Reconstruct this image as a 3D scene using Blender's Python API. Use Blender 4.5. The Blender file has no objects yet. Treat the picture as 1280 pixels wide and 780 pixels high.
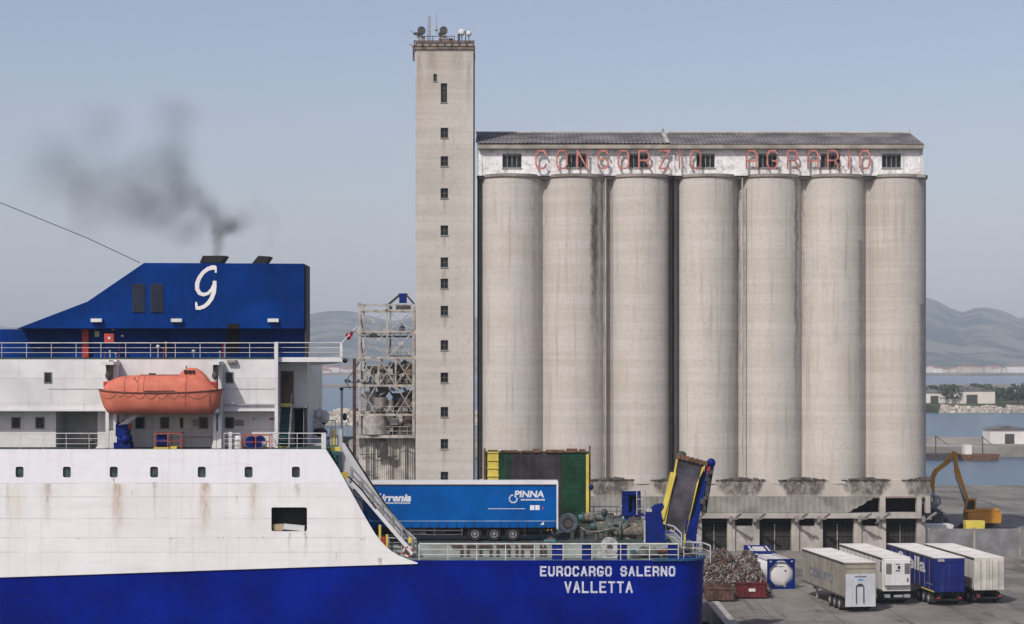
import bpy, bmesh, math, random
from mathutils import Vector, Matrix, noise
R = math.radians
random.seed(7)
SC = bpy.context.scene
COL = SC.collection

# ---------------------------------------------------------------- camera
F = 2470.0                      # focal length in pixels of the 1280 px wide photograph
EYE = 22.0
cam_d = bpy.data.cameras.new('camera'); cam = bpy.data.objects.new('camera', cam_d); COL.objects.link(cam)
cam.location = (0, 0, EYE); cam.rotation_euler = (R(90), 0, 0)
cam_d.sensor_width = 36; cam_d.lens = 36*F/1280; cam_d.shift_y = 65/1280
cam_d.clip_start = 1; cam_d.clip_end = 40000
SC.camera = cam

# ---------------------------------------------------------------- light
SUN_EL, SUN_AZ = 45.0, 31.0     # sun stands behind the camera, 31 degrees to its left
w = bpy.data.worlds.new('World'); SC.world = w; w.use_nodes = True
nt = w.node_tree; bg = nt.nodes['Background']
sky = nt.nodes.new('ShaderNodeTexSky'); sky.sky_type = 'NISHITA'; sky.sun_disc = False
sky.sun_elevation = R(SUN_EL); sky.sun_rotation = R(180+SUN_AZ)
sky.altitude = 0; sky.air_density = 1.0; sky.dust_density = 2.0; sky.ozone_density = 1.5
tint = nt.nodes.new('ShaderNodeMix'); tint.data_type = 'RGBA'; tint.blend_type = 'MULTIPLY'; tint.inputs[0].default_value = 1; tint.inputs[7].default_value = (.98, .84, .835, 1)
nt.links.new(sky.outputs[0], tint.inputs[6]); nt.links.new(tint.outputs[2], bg.inputs[0]); bg.inputs[1].default_value = 0.1
sd = bpy.data.lights.new('sun', 'SUN'); sun = bpy.data.objects.new('sun', sd); COL.objects.link(sun)
sd.energy = 2.5; sd.angle = R(0.8); sd.color = (1, 0.95, 0.88)
az, el = R(SUN_AZ), R(SUN_EL)
sdir = Vector((-math.sin(az)*math.cos(el), -math.cos(az)*math.cos(el), math.sin(el)))
sun.rotation_euler = sdir.to_track_quat('Z', 'Y').to_euler(); sun.location = (-60, -60, 120)
SC.view_settings.view_transform = 'Standard'; SC.view_settings.look = 'None'
SC.view_settings.gamma = 1; SC.view_settings.use_curve_mapping = False
SC.view_settings.exposure = 0.45
HAZE_DENSITY = 1.2e-4
SC.render.engine = 'CYCLES'
SC.cycles.volume_bounces = 1; SC.cycles.max_bounces = 6; SC.cycles.diffuse_bounces = 3
SC.cycles.glossy_bounces = 2; SC.cycles.transparent_max_bounces = 8
SC.cycles.volume_step_rate = 1.0; SC.cycles.volume_max_steps = 128

def PX(px, Y): return (px-640)*Y/F
def PZ(py, Y): return EYE-(py-455)*Y/F
def P(px, py, Y): return (PX(px, Y), Y, PZ(py, Y))

# ---------------------------------------------------------------- materials
class NT:
    def __init__(s, name):
        m = bpy.data.materials.new(name); m.use_nodes = True
        s.m = m; s.t = m.node_tree; s.b = s.t.nodes['Principled BSDF']
    def n(s, typ, **kw):
        o = s.t.nodes.new('ShaderNode'+typ)
        for k, v in kw.items():
            if k.startswith('i_'):
                key = k[2:]; key = int(key) if key.isdigit() else key
                s.put(v, o.inputs[key])
            else: setattr(o, k, v)
        return o
    def put(s, v, sock):
        if isinstance(v, bpy.types.NodeSocket): s.t.links.new(v, sock)
        elif isinstance(v, bpy.types.Node): s.t.links.new(v.outputs[0], sock)
        else:
            if sock.type == 'RGBA' and isinstance(v, (tuple, list)) and len(v) == 3: v = (*v, 1)
            sock.default_value = v
    def math(s, op, a, b=0.0, c=None, clamp=False):
        o = s.n('Math', operation=op, use_clamp=clamp); s.put(a, o.inputs[0]); s.put(b, o.inputs[1])
        if c is not None: s.put(c, o.inputs[2])
        return o.outputs[0]
    def mix(s, fac, a, b):
        o = s.n('Mix', data_type='RGBA'); s.put(fac, o.inputs[0]); s.put(a, o.inputs[6]); s.put(b, o.inputs[7]); return o.outputs[2]
    def ramp(s, v, lo, hi, a=0.0, b=1.0, smooth=True):
        o = s.n('MapRange', interpolation_type='SMOOTHSTEP' if smooth else 'LINEAR')
        s.put(v, o.inputs[0])
        for i, x in enumerate((lo, hi, a, b)): o.inputs[1+i].default_value = x
        return o.outputs[0]
    def pos(s): return s.n('NewGeometry').outputs['Position']
    def obj(s): return s.n('TexCoord').outputs['Object']
    def sc(s, vec, sx, sy, sz, loc=(0, 0, 0)):
        o = s.n('Mapping'); s.put(vec, o.inputs[0]); o.inputs[3].default_value = (sx, sy, sz); o.inputs[1].default_value = loc; return o.outputs[0]
    def noise(s, vec, scale, detail=4, rough=.55):
        o = s.n('TexNoise'); s.put(vec, o.inputs['Vector']); o.inputs['Scale'].default_value = scale
        o.inputs['Detail'].default_value = detail; o.inputs['Roughness'].default_value = rough; return o.outputs[0]
    def xyz(s, vec):
        o = s.n('SeparateXYZ'); s.put(vec, o.inputs[0]); return o.outputs
    def bump(s, h, strength, dist=.02):
        o = s.n('Bump'); o.inputs['Strength'].default_value = strength; o.inputs['Distance'].default_value = dist
        s.put(h, o.inputs['Height']); s.t.links.new(o.outputs[0], s.b.inputs['Normal'])
    def base(s, c): s.put(c, s.b.inputs['Base Color'])

_mats = {}
def mat(name, col, rough=.55, metal=0.0, var=.18, scale=.7, dirt=None, streak=0.0, sscale=1.2, bump=.0, spec=.35, loc=True, fine=.12, plates=None):
    """paint, metal or concrete that is uneven: broad patches, fine speckle and optional run-down dirt"""
    if name in _mats: return _mats[name]
    t = NT(name); v = t.obj() if loc else t.pos()
    dk = tuple(c*(1-var*2) for c in col); lt = tuple(min(1, c*(1+var*.6)) for c in col)
    c = t.mix(t.ramp(t.noise(v, scale, 5), .3, .7), dk, lt)
    if fine: c = t.mix(t.math('MULTIPLY', t.ramp(t.noise(v, scale*14, 3, .7), .45, .75), fine*3, clamp=True), c, tuple(x*.55 for x in col))
    if streak > 0:
        sv = t.sc(v, 1, 1, .07)
        k = t.math('MULTIPLY', t.ramp(t.noise(sv, sscale*2.2, 5, .6), .5, .78), t.ramp(t.noise(v, .45, 3), .35, .65))
        c = t.mix(t.math('MULTIPLY', k, streak, clamp=True), c, dirt or (.12, .1, .085))
    t.base(c); t.b.inputs['Metallic'].default_value = metal
    t.put(t.ramp(t.noise(v, scale*5, 3), .2, .8, max(.05, rough-.12), min(1, rough+.12)), t.b.inputs['Roughness'])
    t.b.inputs['Specular IOR Level'].default_value = spec
    if plates:
        pw, ph, ps, pb = plates; X3 = t.xyz(t.pos()); cv = t.n('CombineXYZ'); t.put(X3[0], cv.inputs[0]); t.put(X3[2], cv.inputs[1])
        br = t.n('TexBrick'); t.put(cv.outputs[0], br.inputs['Vector']); br.inputs['Scale'].default_value = 1; br.inputs['Brick Width'].default_value = pw; br.inputs['Row Height'].default_value = ph
        br.inputs['Mortar Size'].default_value = .022; br.inputs['Mortar Smooth'].default_value = .5; br.inputs['Bias'].default_value = 0
        br.inputs['Color1'].default_value = (1, 1, 1, 1); br.inputs['Color2'].default_value = (.86, .86, .86, 1); br.inputs['Mortar'].default_value = (ps, ps, ps, 1)
        mm = t.n('Mix', data_type='RGBA', blend_type='MULTIPLY'); mm.inputs[0].default_value = .8; t.put(c, mm.inputs[6]); t.put(br.outputs['Color'], mm.inputs[7]); t.base(mm.outputs[2])
        hh = t.math('ADD', t.math('MULTIPLY', br.outputs['Fac'], -.3), t.math('MULTIPLY', t.noise(t.sc(v, 1, 1, .8), .9, 2), pb)); t.bump(hh, .5, .08)
    if bump: t.bump(t.noise(v, scale*9, 5), bump)
    _mats[name] = t.m; return t.m

def streaks(t, px, pz, lst, wob):
    """sum of stains: each (x, z_top, half_width, length, strength) fading downwards"""
    tot = None
    for (x0, z0, hw, ln, st) in lst:
        dx = t.math('ABSOLUTE', t.math('SUBTRACT', t.math('ADD', px, wob), x0+.0))
        a = t.ramp(dx, hw, hw*.15)
        a = t.math('MULTIPLY', a, t.ramp(pz, z0-ln, z0-ln*.1))
        a = t.math('MULTIPLY', a, t.ramp(pz, z0+.05, z0-.08))
        a = t.math('MULTIPLY', a, st)
        tot = a if tot is None else t.math('MAXIMUM', tot, a)
    return tot

# ---------------------------------------------------------------- mesh builder
_base = {}
class M:
    def __init__(s): s.v = []; s.f = []; s.mi = []; s.sm = []; s.cur = 0
    def add(s, vs, fs, smooth=False):
        o = len(s.v); s.v += [tuple(p) for p in vs]
        for f in fs: s.f.append([i+o for i in f]); s.mi.append(s.cur); s.sm.append(smooth)
        return s
    def m(s, i): s.cur = i; return s
    def box(s, x0, x1, y0, y1, z0, z1):
        v = [(x, y, z) for z in (z0, z1) for y in (y0, y1) for x in (x0, x1)]
        return s.add(v, [(0, 2, 3, 1), (4, 5, 7, 6), (0, 1, 5, 4), (2, 6, 7, 3), (0, 4, 6, 2), (1, 3, 7, 5)])
    def cbox(s, c, sx, sy, sz): x, y, z = c; return s.box(x-sx/2, x+sx/2, y-sy/2, y+sy/2, z-sz/2, z+sz/2)
    def prism(s, pts, y0, y1):
        n = len(pts); v = [(x, y0, z) for x, z in pts]+[(x, y1, z) for x, z in pts]
        return s.add(v, [list(range(n)), list(range(2*n-1, n-1, -1))]+[(i, (i+1) % n, n+(i+1) % n, n+i) for i in range(n)])
    def prismz(s, pts, z0, z1):
        n = len(pts); v = [(x, y, z0) for x, y in pts]+[(x, y, z1) for x, y in pts]
        return s.add(v, [list(range(n)), list(range(2*n-1, n-1, -1))]+[(i, (i+1) % n, n+(i+1) % n, n+i) for i in range(n)])
    def prismx(s, pts, x0, x1):
        n = len(pts); v = [(x0, y, z) for y, z in pts]+[(x1, y, z) for y, z in pts]
        return s.add(v, [list(range(n)), list(range(2*n-1, n-1, -1))]+[(i, (i+1) % n, n+(i+1) % n, n+i) for i in range(n)])
    def loft(s, rings, cap=True, smooth=True, closed=True):
        n = len(rings[0]); v = [p for r in rings for p in r]; fs = []
        for k in range(len(rings)-1):
            for i in range(n if closed else n-1):
                a = k*n+i; b = k*n+(i+1) % n; fs.append((a, b, b+n, a+n))
        s.add(v, fs, smooth)
        if cap and closed:
            o = len(s.v)-len(v)
            s.f += [[o+i for i in range(n)], [o+(len(rings)-1)*n+i for i in range(n-1, -1, -1)]]; s.mi += [s.cur]*2; s.sm += [False]*2
        return s
    def tube(s, p, q, r, n=8, r2=None):
        p, q = Vector(p), Vector(q); d = q-p
        if d.length < 1e-6: return s
        u = d.orthogonal().normalized(); w_ = d.normalized().cross(u); r2 = r if r2 is None else r2
        ring = lambda c, rr: [tuple(c+u*rr*math.cos(2*math.pi*i/n)+w_*rr*math.sin(2*math.pi*i/n)) for i in range(n)]
        return s.loft([ring(p, r), ring(q, r2)])
    def path(s, pts, r, n=6):
        for a, b in zip(pts, pts[1:]): s.tube(a, b, r, n)
        return s
    def bar(s, p, q, w_, h_, up=(0, 0, 1)):
        p, q = Vector(p), Vector(q); d = (q-p)
        if d.length < 1e-6: return s
        d.normalize(); up = Vector(up)
        if abs(d.dot(up)) > .98: up = Vector((0, 1, 0))
        a = d.cross(up).normalized(); b = a.cross(d).normalized()
        o = [(-1, -1), (1, -1), (1, 1), (-1, 1)]
        ring = lambda c: [tuple(c+a*x*w_/2+b*y*h_/2) for x, y in o]
        return s.loft([ring(p), ring(q)], smooth=False)
    def ball(s, c, rx, ry=None, rz=None, n=12, m_=8):
        ry = ry or rx; rz = rz or rx; rings = []
        for k in range(m_+1):
            t = math.pi*k/m_; rr = max(math.sin(t), 1e-3)
            rings.append([(c[0]+rx*rr*math.cos(2*math.pi*i/n), c[1]+ry*rr*math.sin(2*math.pi*i/n), c[2]-rz*math.cos(t)) for i in range(n)])
        return s.loft(rings)
    def ribbon(s, pts, ws, y0, y1):
        """flat stroke in the XZ plane, width per point"""
        n = len(pts); L = []; Rr = []
        for i in range(n):
            a = Vector(pts[max(0, i-1)]); b = Vector(pts[min(n-1, i+1)]); d = (b-a).normalized(); nn = Vector((-d.y, d.x))
            L.append(Vector(pts[i])+nn*ws[i]/2); Rr.append(Vector(pts[i])-nn*ws[i]/2)
        for i in range(n-1):
            s.prism([(L[i].x, L[i].y), (L[i+1].x, L[i+1].y), (Rr[i+1].x, Rr[i+1].y), (Rr[i].x, Rr[i].y)], y0, y1)
        return s
    def text(s, body, origin, xd, ud, size, width=None, shear=0.0, bold=0.0, off=0.0):
        cu = bpy.data.curves.new('t', 'FONT'); cu.body = body; cu.size = 1; cu.shear = shear; cu.offset = bold; cu.resolution_u = 3
        o = bpy.data.objects.new('t', cu); COL.objects.link(o)
        dg = bpy.context.evaluated_depsgraph_get(); me = bpy.data.meshes.new_from_object(o.evaluated_get(dg))
        xs = [v.co.x for v in me.vertices]; ys = [v.co.y for v in me.vertices]
        x0, x1, y0, y1 = min(xs), max(xs), min(ys), max(ys); k = size/(y1-y0); kx = k if width is None else width/(x1-x0)
        xd, ud, og = Vector(xd), Vector(ud), Vector(origin); nn = xd.cross(ud)
        s.add([tuple(og+xd*(v.co.x-x0)*kx+ud*(v.co.y-y0)*k+nn*off) for v in me.vertices], [list(p.vertices) for p in me.polygons])
        bpy.data.objects.remove(o); bpy.data.meshes.remove(me); bpy.data.curves.remove(cu); return s
    def build(s, name, mats, parent=None, local=False, bevel=0, recalc=True):
        me = bpy.data.meshes.new(name)
        v = s.v
        if parent is not None and not local:
            mi = _base[parent.name].inverted(); v = [tuple(mi @ Vector(p)) for p in v]
        me.from_pydata(v, [], s.f)
        mats = mats if isinstance(mats, (list, tuple)) else [mats]
        for m_ in mats: me.materials.append(m_)
        me.polygons.foreach_set('material_index', s.mi); me.polygons.foreach_set('use_smooth', s.sm)
        if recalc:
            b = bmesh.new(); b.from_mesh(me); bmesh.ops.recalc_face_normals(b, faces=b.faces); b.to_mesh(me); b.free()
        o = bpy.data.objects.new(name, me); COL.objects.link(o)
        if parent is not None: o.parent = parent; _base[o.name] = _base[parent.name]
        else: _base[o.name] = Matrix.Identity(4)
        if any(s.sm): 
            try: me.set_sharp_from_angle(angle=R(40))
            except Exception: pass
        if bevel:
            md = o.modifiers.new('bevel', 'BEVEL'); md.width = bevel; md.segments = 1; md.limit_method = 'ANGLE'; md.angle_limit = R(50)
        return o

def thing(name, label, cat, loc=(0, 0, 0), rz=0.0, group=None):
    o = bpy.data.objects.new(name, None); COL.objects.link(o); o.empty_display_size = .5
    o.location = loc; o.rotation_euler = (0, 0, rz); o['label'] = label; o['category'] = cat
    if group: o['group'] = group
    _base[o.name] = Matrix.Translation(loc) @ Matrix.Rotation(rz, 4, 'Z')
    return o
def tag(o, label, cat, group=None, kind=None):
    o['label'] = label; o['category'] = cat
    if group: o['group'] = group
    if kind: o['kind'] = kind
    return o
def structure(o): o['kind'] = 'structure'; return o
def dup(root, loc, rz, label, group=None):
    r = root.copy(); COL.objects.link(r); r.location = loc; r.rotation_euler = (0, 0, rz); r['label'] = label
    if group: r['group'] = group
    for ch in list(root.children):
        c = ch.copy(); COL.objects.link(c); c.parent = r
        for g in list(ch.children):
            d = g.copy(); COL.objects.link(d); d.parent = c
    return r

# block letters: strokes on a unit cell with chamfered corners
c_ = .22
_O = [(c_, 0), (1-c_, 0), (1, c_), (1, 1-c_), (1-c_, 1), (c_, 1), (0, 1-c_), (0, c_), (c_, 0)]
GLYPH = {
 'O': [_O], 'C': [[(1, c_), (1-c_, 0), (c_, 0), (0, c_), (0, 1-c_), (c_, 1), (1-c_, 1), (1, 1-c_)]],
 'N': [[(0, 0), (0, 1), (1, 0), (1, 1)]],
 'S': [[(0, c_), (c_, 0), (1-c_, 0), (1, c_), (1, .4), (1-c_, .52), (c_, .52), (0, .64), (0, 1-c_), (c_, 1), (1-c_, 1), (1, 1-c_)]],
 'R': [[(0, 0), (0, 1), (1-c_, 1), (1, 1-c_), (1, .58), (1-c_, .45), (0, .45)], [(1-c_*1.5, .45), (1, .2), (1, 0)]],
 'Z': [[(0, 1), (1, 1), (0, 0), (1, 0)]], 'I': [[(.5, 0), (.5, 1)]],
 'A': [[(0, 0), (0, 1-c_), (c_, 1), (1-c_, 1), (1, 1-c_), (1, 0)], [(0, .42), (1, .42)]],
 'G': [[(.98, .84), (1-c_, 1), (c_, 1), (0, 1-c_), (0, c_), (c_, 0), (1-c_, 0), (1, c_), (1, .42), (.55, .42)]],
 'E': [[(1, 0), (0, 0), (0, 1), (1, 1)], [(0, .52), (.8, .52)]], 'U': [[(0, 1), (0, c_), (c_, 0), (1-c_, 0), (1, c_), (1, 1)]],
 'L': [[(0, 1), (0, 0), (1, 0)]], 'V': [[(0, 1), (.5, 0), (1, 1)]], 'T': [[(0, 1), (1, 1)], [(.5, 1), (.5, 0)]]}
GLYPH['a'] = [[(0, 0), (.5, 1), (1, 0)], [(.2, .35), (.8, .35)]]     # pointed A
def block(mb, ch, x, z, wd, ht, th, y0, y1):
    k = 0
    for line in GLYPH[ch]:
        q = [(x+a*(wd-th)+th/2, z+b*(ht-th)+th/2) for a, b in line]
        for i, (a, b) in enumerate(zip(q, q[1:])):
            d = (Vector(b)-Vector(a)).normalized()*th*.42; n = Vector((-d.y, d.x)).normalized()*th/2
            A, B = Vector(a)-d, Vector(b)+d; o = .0015*(k % 13); k += 1
            mb.prism([tuple(A+n), tuple(B+n), tuple(B-n), tuple(A-n)], y0-o, y1)
# ================================================================ special materials
def silo_mat(stained=True):
    t = NT('silo_concrete' if stained else 'tower_concrete'); p = t.pos(); x, y, z = t.xyz(p)
    c = t.mix(t.ramp(t.noise(t.sc(p, .5, .5, 1.2), .35, 6, .6), .3, .7), (.47, .45, .41), (.52, .5, .46))
    c = t.mix(t.math('MULTIPLY', t.ramp(t.noise(t.sc(p, .15, .01, .004), 1.0, 1), .38, .62), .45), c, (.39, .365, .325))
    lift = t.noise(t.sc(p, .02, .02, 1), 1.3, 2)                                     # slipform lifts
    c = t.mix(t.math('MULTIPLY', t.ramp(lift, .45, .62), .5), c, (.56, .53, .495))
    ln = t.math('FRACT', t.math('MULTIPLY', t.math('ADD', z, t.math('MULTIPLY', t.noise(p, .2, 2), .12)), 1/1.32))
    c = t.mix(t.math('MULTIPLY', t.ramp(ln, .06, .0), t.ramp(t.noise(p, .4, 3), .38, .6, 0.05, .5)), c, (.3, .275, .245))
    c = t.mix(t.math('MULTIPLY', t.ramp(t.noise(p, 2.6, 6, .8), .5, .7), .5), c, (.29, .265, .235))
    c = t.mix(t.math('MULTIPLY', t.ramp(t.noise(t.sc(p, 1, 1, 2.2), 7, 4, .8), .5, .72), .5), c, (.33, .3, .27))
    c = t.mix(t.math('MULTIPLY', t.ramp(t.noise(p, .16, 4, .6), .5, .68), .35), c, (.4, .355, .3))
    c = t.mix(t.math('MULTIPLY', t.ramp(t.noise(p, 1.1, 8, .85), .64, .7), .6), c, (.2, .18, .16))
    c = t.mix(t.math('MULTIPLY', t.ramp(t.noise(t.sc(p, 1, 1, .04), 2.2, 6, .7), .5, .74), .6 if stained else .2), c, (.27, .25, .225))
    if not stained:
        wb = t.math('MULTIPLY', t.math('SUBTRACT', t.noise(t.sc(p, 1, 1, .3), 2.4, 5, .7), .5), .5)
        dr = streaks(t, x, z, [(PX(555+q, 206), PZ(yy+6, 206), .32, 2.2, .55) for q, yy in ((0, 166), (-1, 201), (1, 241), (0, 288), (0, 328), (-1, 354), (1, 388), (0, 431), (0, 472), (1, 515), (0, 555))]+[(PX(540, 206), PZ(63, 206), .8, 5, .4), (PX(572, 206), PZ(63, 206), 1.1, 4, .4), (PX(586, 206), PZ(63, 206), .5, 9, .45), (PX(524, 206), PZ(64, 206), .4, 7, .45)], wb)
        c = t.mix(t.math('MULTIPLY', dr, t.ramp(t.noise(t.sc(p, 1, 1, .1), 6, 4), .3, .6, .3, 1)), c, (.2, .175, .15))
        t.base(c); t.b.inputs['Roughness'].default_value = .93; t.b.inputs['Specular IOR Level'].default_value = .1; t.bump(t.noise(p, 5, 6, .7), .5, .03); return t.m
    wob = t.math('MULTIPLY', t.math('SUBTRACT', t.noise(p, .8, 5, .7), .5), .9)
    Y = 207.0
    L = []
    for (px, py, hw, ln_, st) in [(743, 224, .62, 30, .95), (742, 224, .3, 28, 1.0), (753, 224, .5, 33, .55), (931, 224, .2, 34, .5), (925, 224, .35, 34, .75),
                                  (995, 224, .3, 34, .75), (1006, 224, .28, 30, .5), (1076, 300, .45, 26, .45), (1153, 380, .5, 20, .5), (668, 225, .4, 28, .25),
                                  (681, 224, .2, 34, .3), (761, 224, .2, 34, .35), (837, 224, .2, 34, .3), (918, 224, .4, 20, .4)]:
        L.append((PX(px, Y), PZ(py, Y), hw, ln_, st))
    s = streaks(t, x, z, L, wob)
    s = t.math('MULTIPLY', s, t.ramp(t.noise(t.sc(p, 1, 1, .25), 1.5, 6, .75), .3, .62, .35, 1))
    c = t.mix(s, c, (.07, .063, .055))
    t.base(c); t.b.inputs['Roughness'].default_value = .93; t.b.inputs['Specular IOR Level'].default_value = .15
    t.bump(t.noise(p, 5, 6, .7), .5, .03); return t.m
def base_wall_mat():
    t = NT('silo_base_concrete'); p = t.pos(); x, y, z = t.xyz(p)
    c = t.mix(t.ramp(t.noise(p, .5, 6), .3, .7), (.4, .37, .325), (.48, .45, .405))
    wob = t.math('MULTIPLY', t.math('SUBTRACT', t.noise(p, 1.1, 5, .7), .5), 1.6)
    tot = None
    for px in (764, 846, 925, 1004, 1083, 1160):
        d = t.math('ABSOLUTE', t.math('SUBTRACT', t.math('ADD', x, wob), PX(px, 206)))
        wd = t.math('ADD', 1.5, t.math('MULTIPLY', t.math('SUBTRACT', z, 8.0), .6))
        a = t.ramp(t.math('SUBTRACT', d, wd), .35, -.35); a = t.math('MULTIPLY', a, t.ramp(z, 8.0, 8.6, .4, 1))
        tot = a if tot is None else t.math('MAXIMUM', tot, a)
    tot = t.math('MULTIPLY', tot, t.ramp(t.noise(t.sc(p, 1, 1, .6), 1.4, 6, .8), .3, .6, .3, 1))
    c = t.mix(tot, c, (.085, .078, .068))
    c = t.mix(t.math('MULTIPLY', t.ramp(t.noise(p, 3, 6, .8), .55, .72), .5), c, (.2, .18, .16))
    t.base(c); t.b.inputs['Roughness'].default_value = .95; t.bump(t.noise(p, 6, 5), .5, .04); return t.m
def penthouse_mat():
    t = NT('peeling_whitewash'); p = t.pos()
    c = t.mix(t.ramp(t.noise(p, 1.4, 6, .7), .3, .7), (.6, .6, .59), (.84, .85, .86))
    c = t.mix(t.math('MULTIPLY', t.ramp(t.noise(p, 1.1, 8, .8), .51, .62), .7), c, (.34, .34, .34))
    c = t.mix(t.math('MULTIPLY', t.ramp(t.noise(t.sc(p, 1, 1, .12), 1.8, 5, .7), .52, .7), .6), c, (.22, .21, .2))
    t.base(c); t.b.inputs['Roughness'].default_value = .9; t.bump(t.noise(p, 8, 4), .3); return t.m
def white_hull_mat():
    t = NT('rust_streaked_white_paint'); p = t.pos(); x, y, z = t.xyz(p)
    c = t.mix(t.ramp(t.noise(p, .35, 5), .3, .7), (.7, .7, .7), (.77, .775, .78))
    up = t.ramp(z, PZ(611, 133), PZ(600, 133))
    c = t.mix(up, t.mix(.1, c, (.6, .57, .5)), (.74, .75, .78))
    # plate seams
    for zz in (PZ(604, 133), PZ(621, 133), PZ(648, 133), PZ(672, 133), PZ(690, 133)):
        a = t.ramp(t.math('ABSOLUTE', t.math('SUBTRACT', z, zz)), .035, .01)
        c = t.mix(t.math('MULTIPLY', a, t.ramp(t.noise(p, .6, 4), .35, .65, .2, .75)), c, (.4, .36, .31))
    for xx in (-22.6, -19.2, -15.0, -10.2, -26.5):
        a = t.ramp(t.math('ABSOLUTE', t.math('SUBTRACT', x, xx)), .03, .01)
        c = t.mix(t.math('MULTIPLY', a, .22), c, (.4, .37, .33))
    wob = t.math('MULTIPLY', t.math('SUBTRACT', t.noise(t.sc(p, 1, 1, .5), 3.0, 5, .75), .5), .75)
    wob2 = t.math('MULTIPLY', t.math('SUBTRACT', t.noise(t.sc(p, 1, 1, .12), 5, 5, .7), .5), .5)
    K = lambda px, py, hw, ln, st: (PX(px, 133), PZ(py, 133), hw, ln, st)
    L = [K(147, 604, .5, 4.2, .75), K(150, 605, .25, 2.2, .8), K(143, 597, .14, .55, .8), K(194, 602, .17, 3.4, .55), K(256, 603, .45, 4.6, .7), K(258, 604, .2, 2.0, .8), K(262, 604, .22, 1.7, .55), K(317, 604, .26, 3.2, .55), K(322, 605, .1, .6, .6),
         K(372, 604, .26, 1.2, .6), K(362, 664, .09, 1.8, .5), K(382, 664, .2, 2.1, .6), K(166, 612, .14, .7, .45), K(296, 618, .07, 1.2, .4), K(475, 697, .2, .5, .9), K(476, 700, .14, .5, .8),
         K(60, 604, .35, 3.6, .6), K(10, 604, .2, 3, .5), K(420, 690, .12, .9, .35)]
    s = t.math('MULTIPLY', streaks(t, x, z, L, wob), t.ramp(t.noise(t.sc(p, 1, 1, .14), 9, 6, .75), .36, .6, .12, 1))
    c = t.mix(s, c, (.27, .14, .065))
    L2 = [K(a, 604, .8, 5.5, .3) for a in (150, 256, 320, 20)]
    c = t.mix(streaks(t, x, z, L2, wob2), c, (.58, .5, .38))
    # bleeding spots along the lower seam
    sp = t.math('MULTIPLY', t.ramp(t.math('ABSOLUTE', t.math('SUBTRACT', z, PZ(673, 133))), .2, .03), t.ramp(t.noise(p, 2.3, 5, .7), .6, .7))
    c = t.mix(t.math('MULTIPLY', sp, .8), c, (.3, .21, .13))
    sp = t.math('MULTIPLY', t.ramp(t.noise(p, 4.5, 4, .8), .68, .78), t.ramp(z, PZ(602, 133), PZ(606, 133)))
    c = t.mix(t.math('MULTIPLY', sp, .45), c, (.4, .3, .2))
    c = t.mix(t.math('MULTIPLY', t.ramp(t.noise(t.sc(p, 1, 1, .06), 2.0, 6, .7), .5, .72), .3), c, (.5, .45, .38))
    c = t.mix(t.math('MULTIPLY', t.ramp(t.noise(t.sc(p, .15, 1, 1), 2.6, 5, .7), .5, .7), .28), c, (.55, .53, .5))
    t.base(c); t.b.inputs['Roughness'].default_value = .5; t.b.inputs['Specular IOR Level'].default_value = .3
    t.bump(t.noise(t.sc(p, 1, 1, .8), .9, 3), .5, .08); return t.m
def water_mat():
    t = NT('sea_water'); p = t.pos()
    c = t.mix(t.ramp(t.noise(t.sc(p, .004, .0012, 1), 1, 5), .35, .65), (.03, .065, .095), (.055, .105, .14))
    c = t.mix(t.math('MULTIPLY', t.ramp(t.noise(t.sc(p, .02, .006, 1), 1, 6, .7), .5, .65), .6), c, (.02, .045, .07))
    t.base(c); t.b.inputs['Roughness'].default_value = .22; t.b.inputs['IOR'].default_value = 1.33; t.b.inputs['Specular IOR Level'].default_value = .5
    h = t.math('ADD', t.noise(t.sc(p, 1, .35, 1), .5, 5, .7), t.math('MULTIPLY', t.noise(t.sc(p, 1, .4, 1), .06, 3), 2.0))
    t.bump(h, .9, .6); return t.m
def hill_mat():
    t = NT('scrub_hillside'); p = t.pos()
    c = t.mix(t.ramp(t.noise(p, .006, 8, .7), .42, .58), (.018, .028, .018), (.15, .13, .09))
    c = t.mix(t.math('MULTIPLY', t.ramp(t.noise(p, .02, 6, .8), .55, .7), .8), c, (.035, .05, .03))
    t.base(c); t.b.inputs['Roughness'].default_value = 1; t.b.inputs['Specular IOR Level'].default_value = 0; return t.m

SILO = silo_mat(); BASEW = base_wall_mat(); PENT = penthouse_mat(); HULLW = white_hull_mat()
TOWERC = silo_mat(False)
CONC = mat('grey_concrete', (.33, .31, .28), .92, var=.2, scale=.4, streak=.6, bump=.4, spec=.1, loc=False)
CONC_L = mat('pale_concrete', (.42, .395, .36), .92, var=.14, scale=.5, streak=.5, bump=.4, spec=.1, loc=False)
DKGAP = mat('black_recess', (.02, .019, .018), .95, spec=.05)  # near-black colour stands in for the darkness of gaps and interiors
BLUE_H = mat('royal_blue_hull_paint', (.0, .011, .215), .45, var=.2, plates=(6.5, 2.1, .6, 1.2), scale=.22, streak=.55, dirt=(.012, .018, .09), loc=False, fine=.03, spec=.04)
BLUE_F = mat('blue_funnel_paint', (.0, .034, .2), .5, var=.22, plates=(5.2, 1.9, .7, .8), scale=.22, streak=.4, dirt=(.003, .05, .26), loc=False, fine=.04, spec=.05)
BLUE_P = mat('deck_blue_paint', (.001, .016, .16), .55, var=.2, scale=.8, spec=.15, fine=.2, streak=.3, dirt=(.01, .02, .06))
WHITE = mat('white_ship_paint', (.68, .685, .69), .5, var=.07, plates=(4.5, 1.75, .72, .7), scale=.5, streak=.35, dirt=(.36, .32, .27), loc=False, fine=.05)
WHITE_R = mat('white_rail_paint', (.6, .6, .59), .5, var=.12, scale=2, fine=.2)
GREYP = mat('light_grey_paint', (.4, .41, .42), .55, var=.1, scale=1, streak=.4)
DECKG = mat('green_deck_paint', (.045, .075, .068), .75, var=.25, scale=.6, streak=0, fine=.3)
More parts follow.
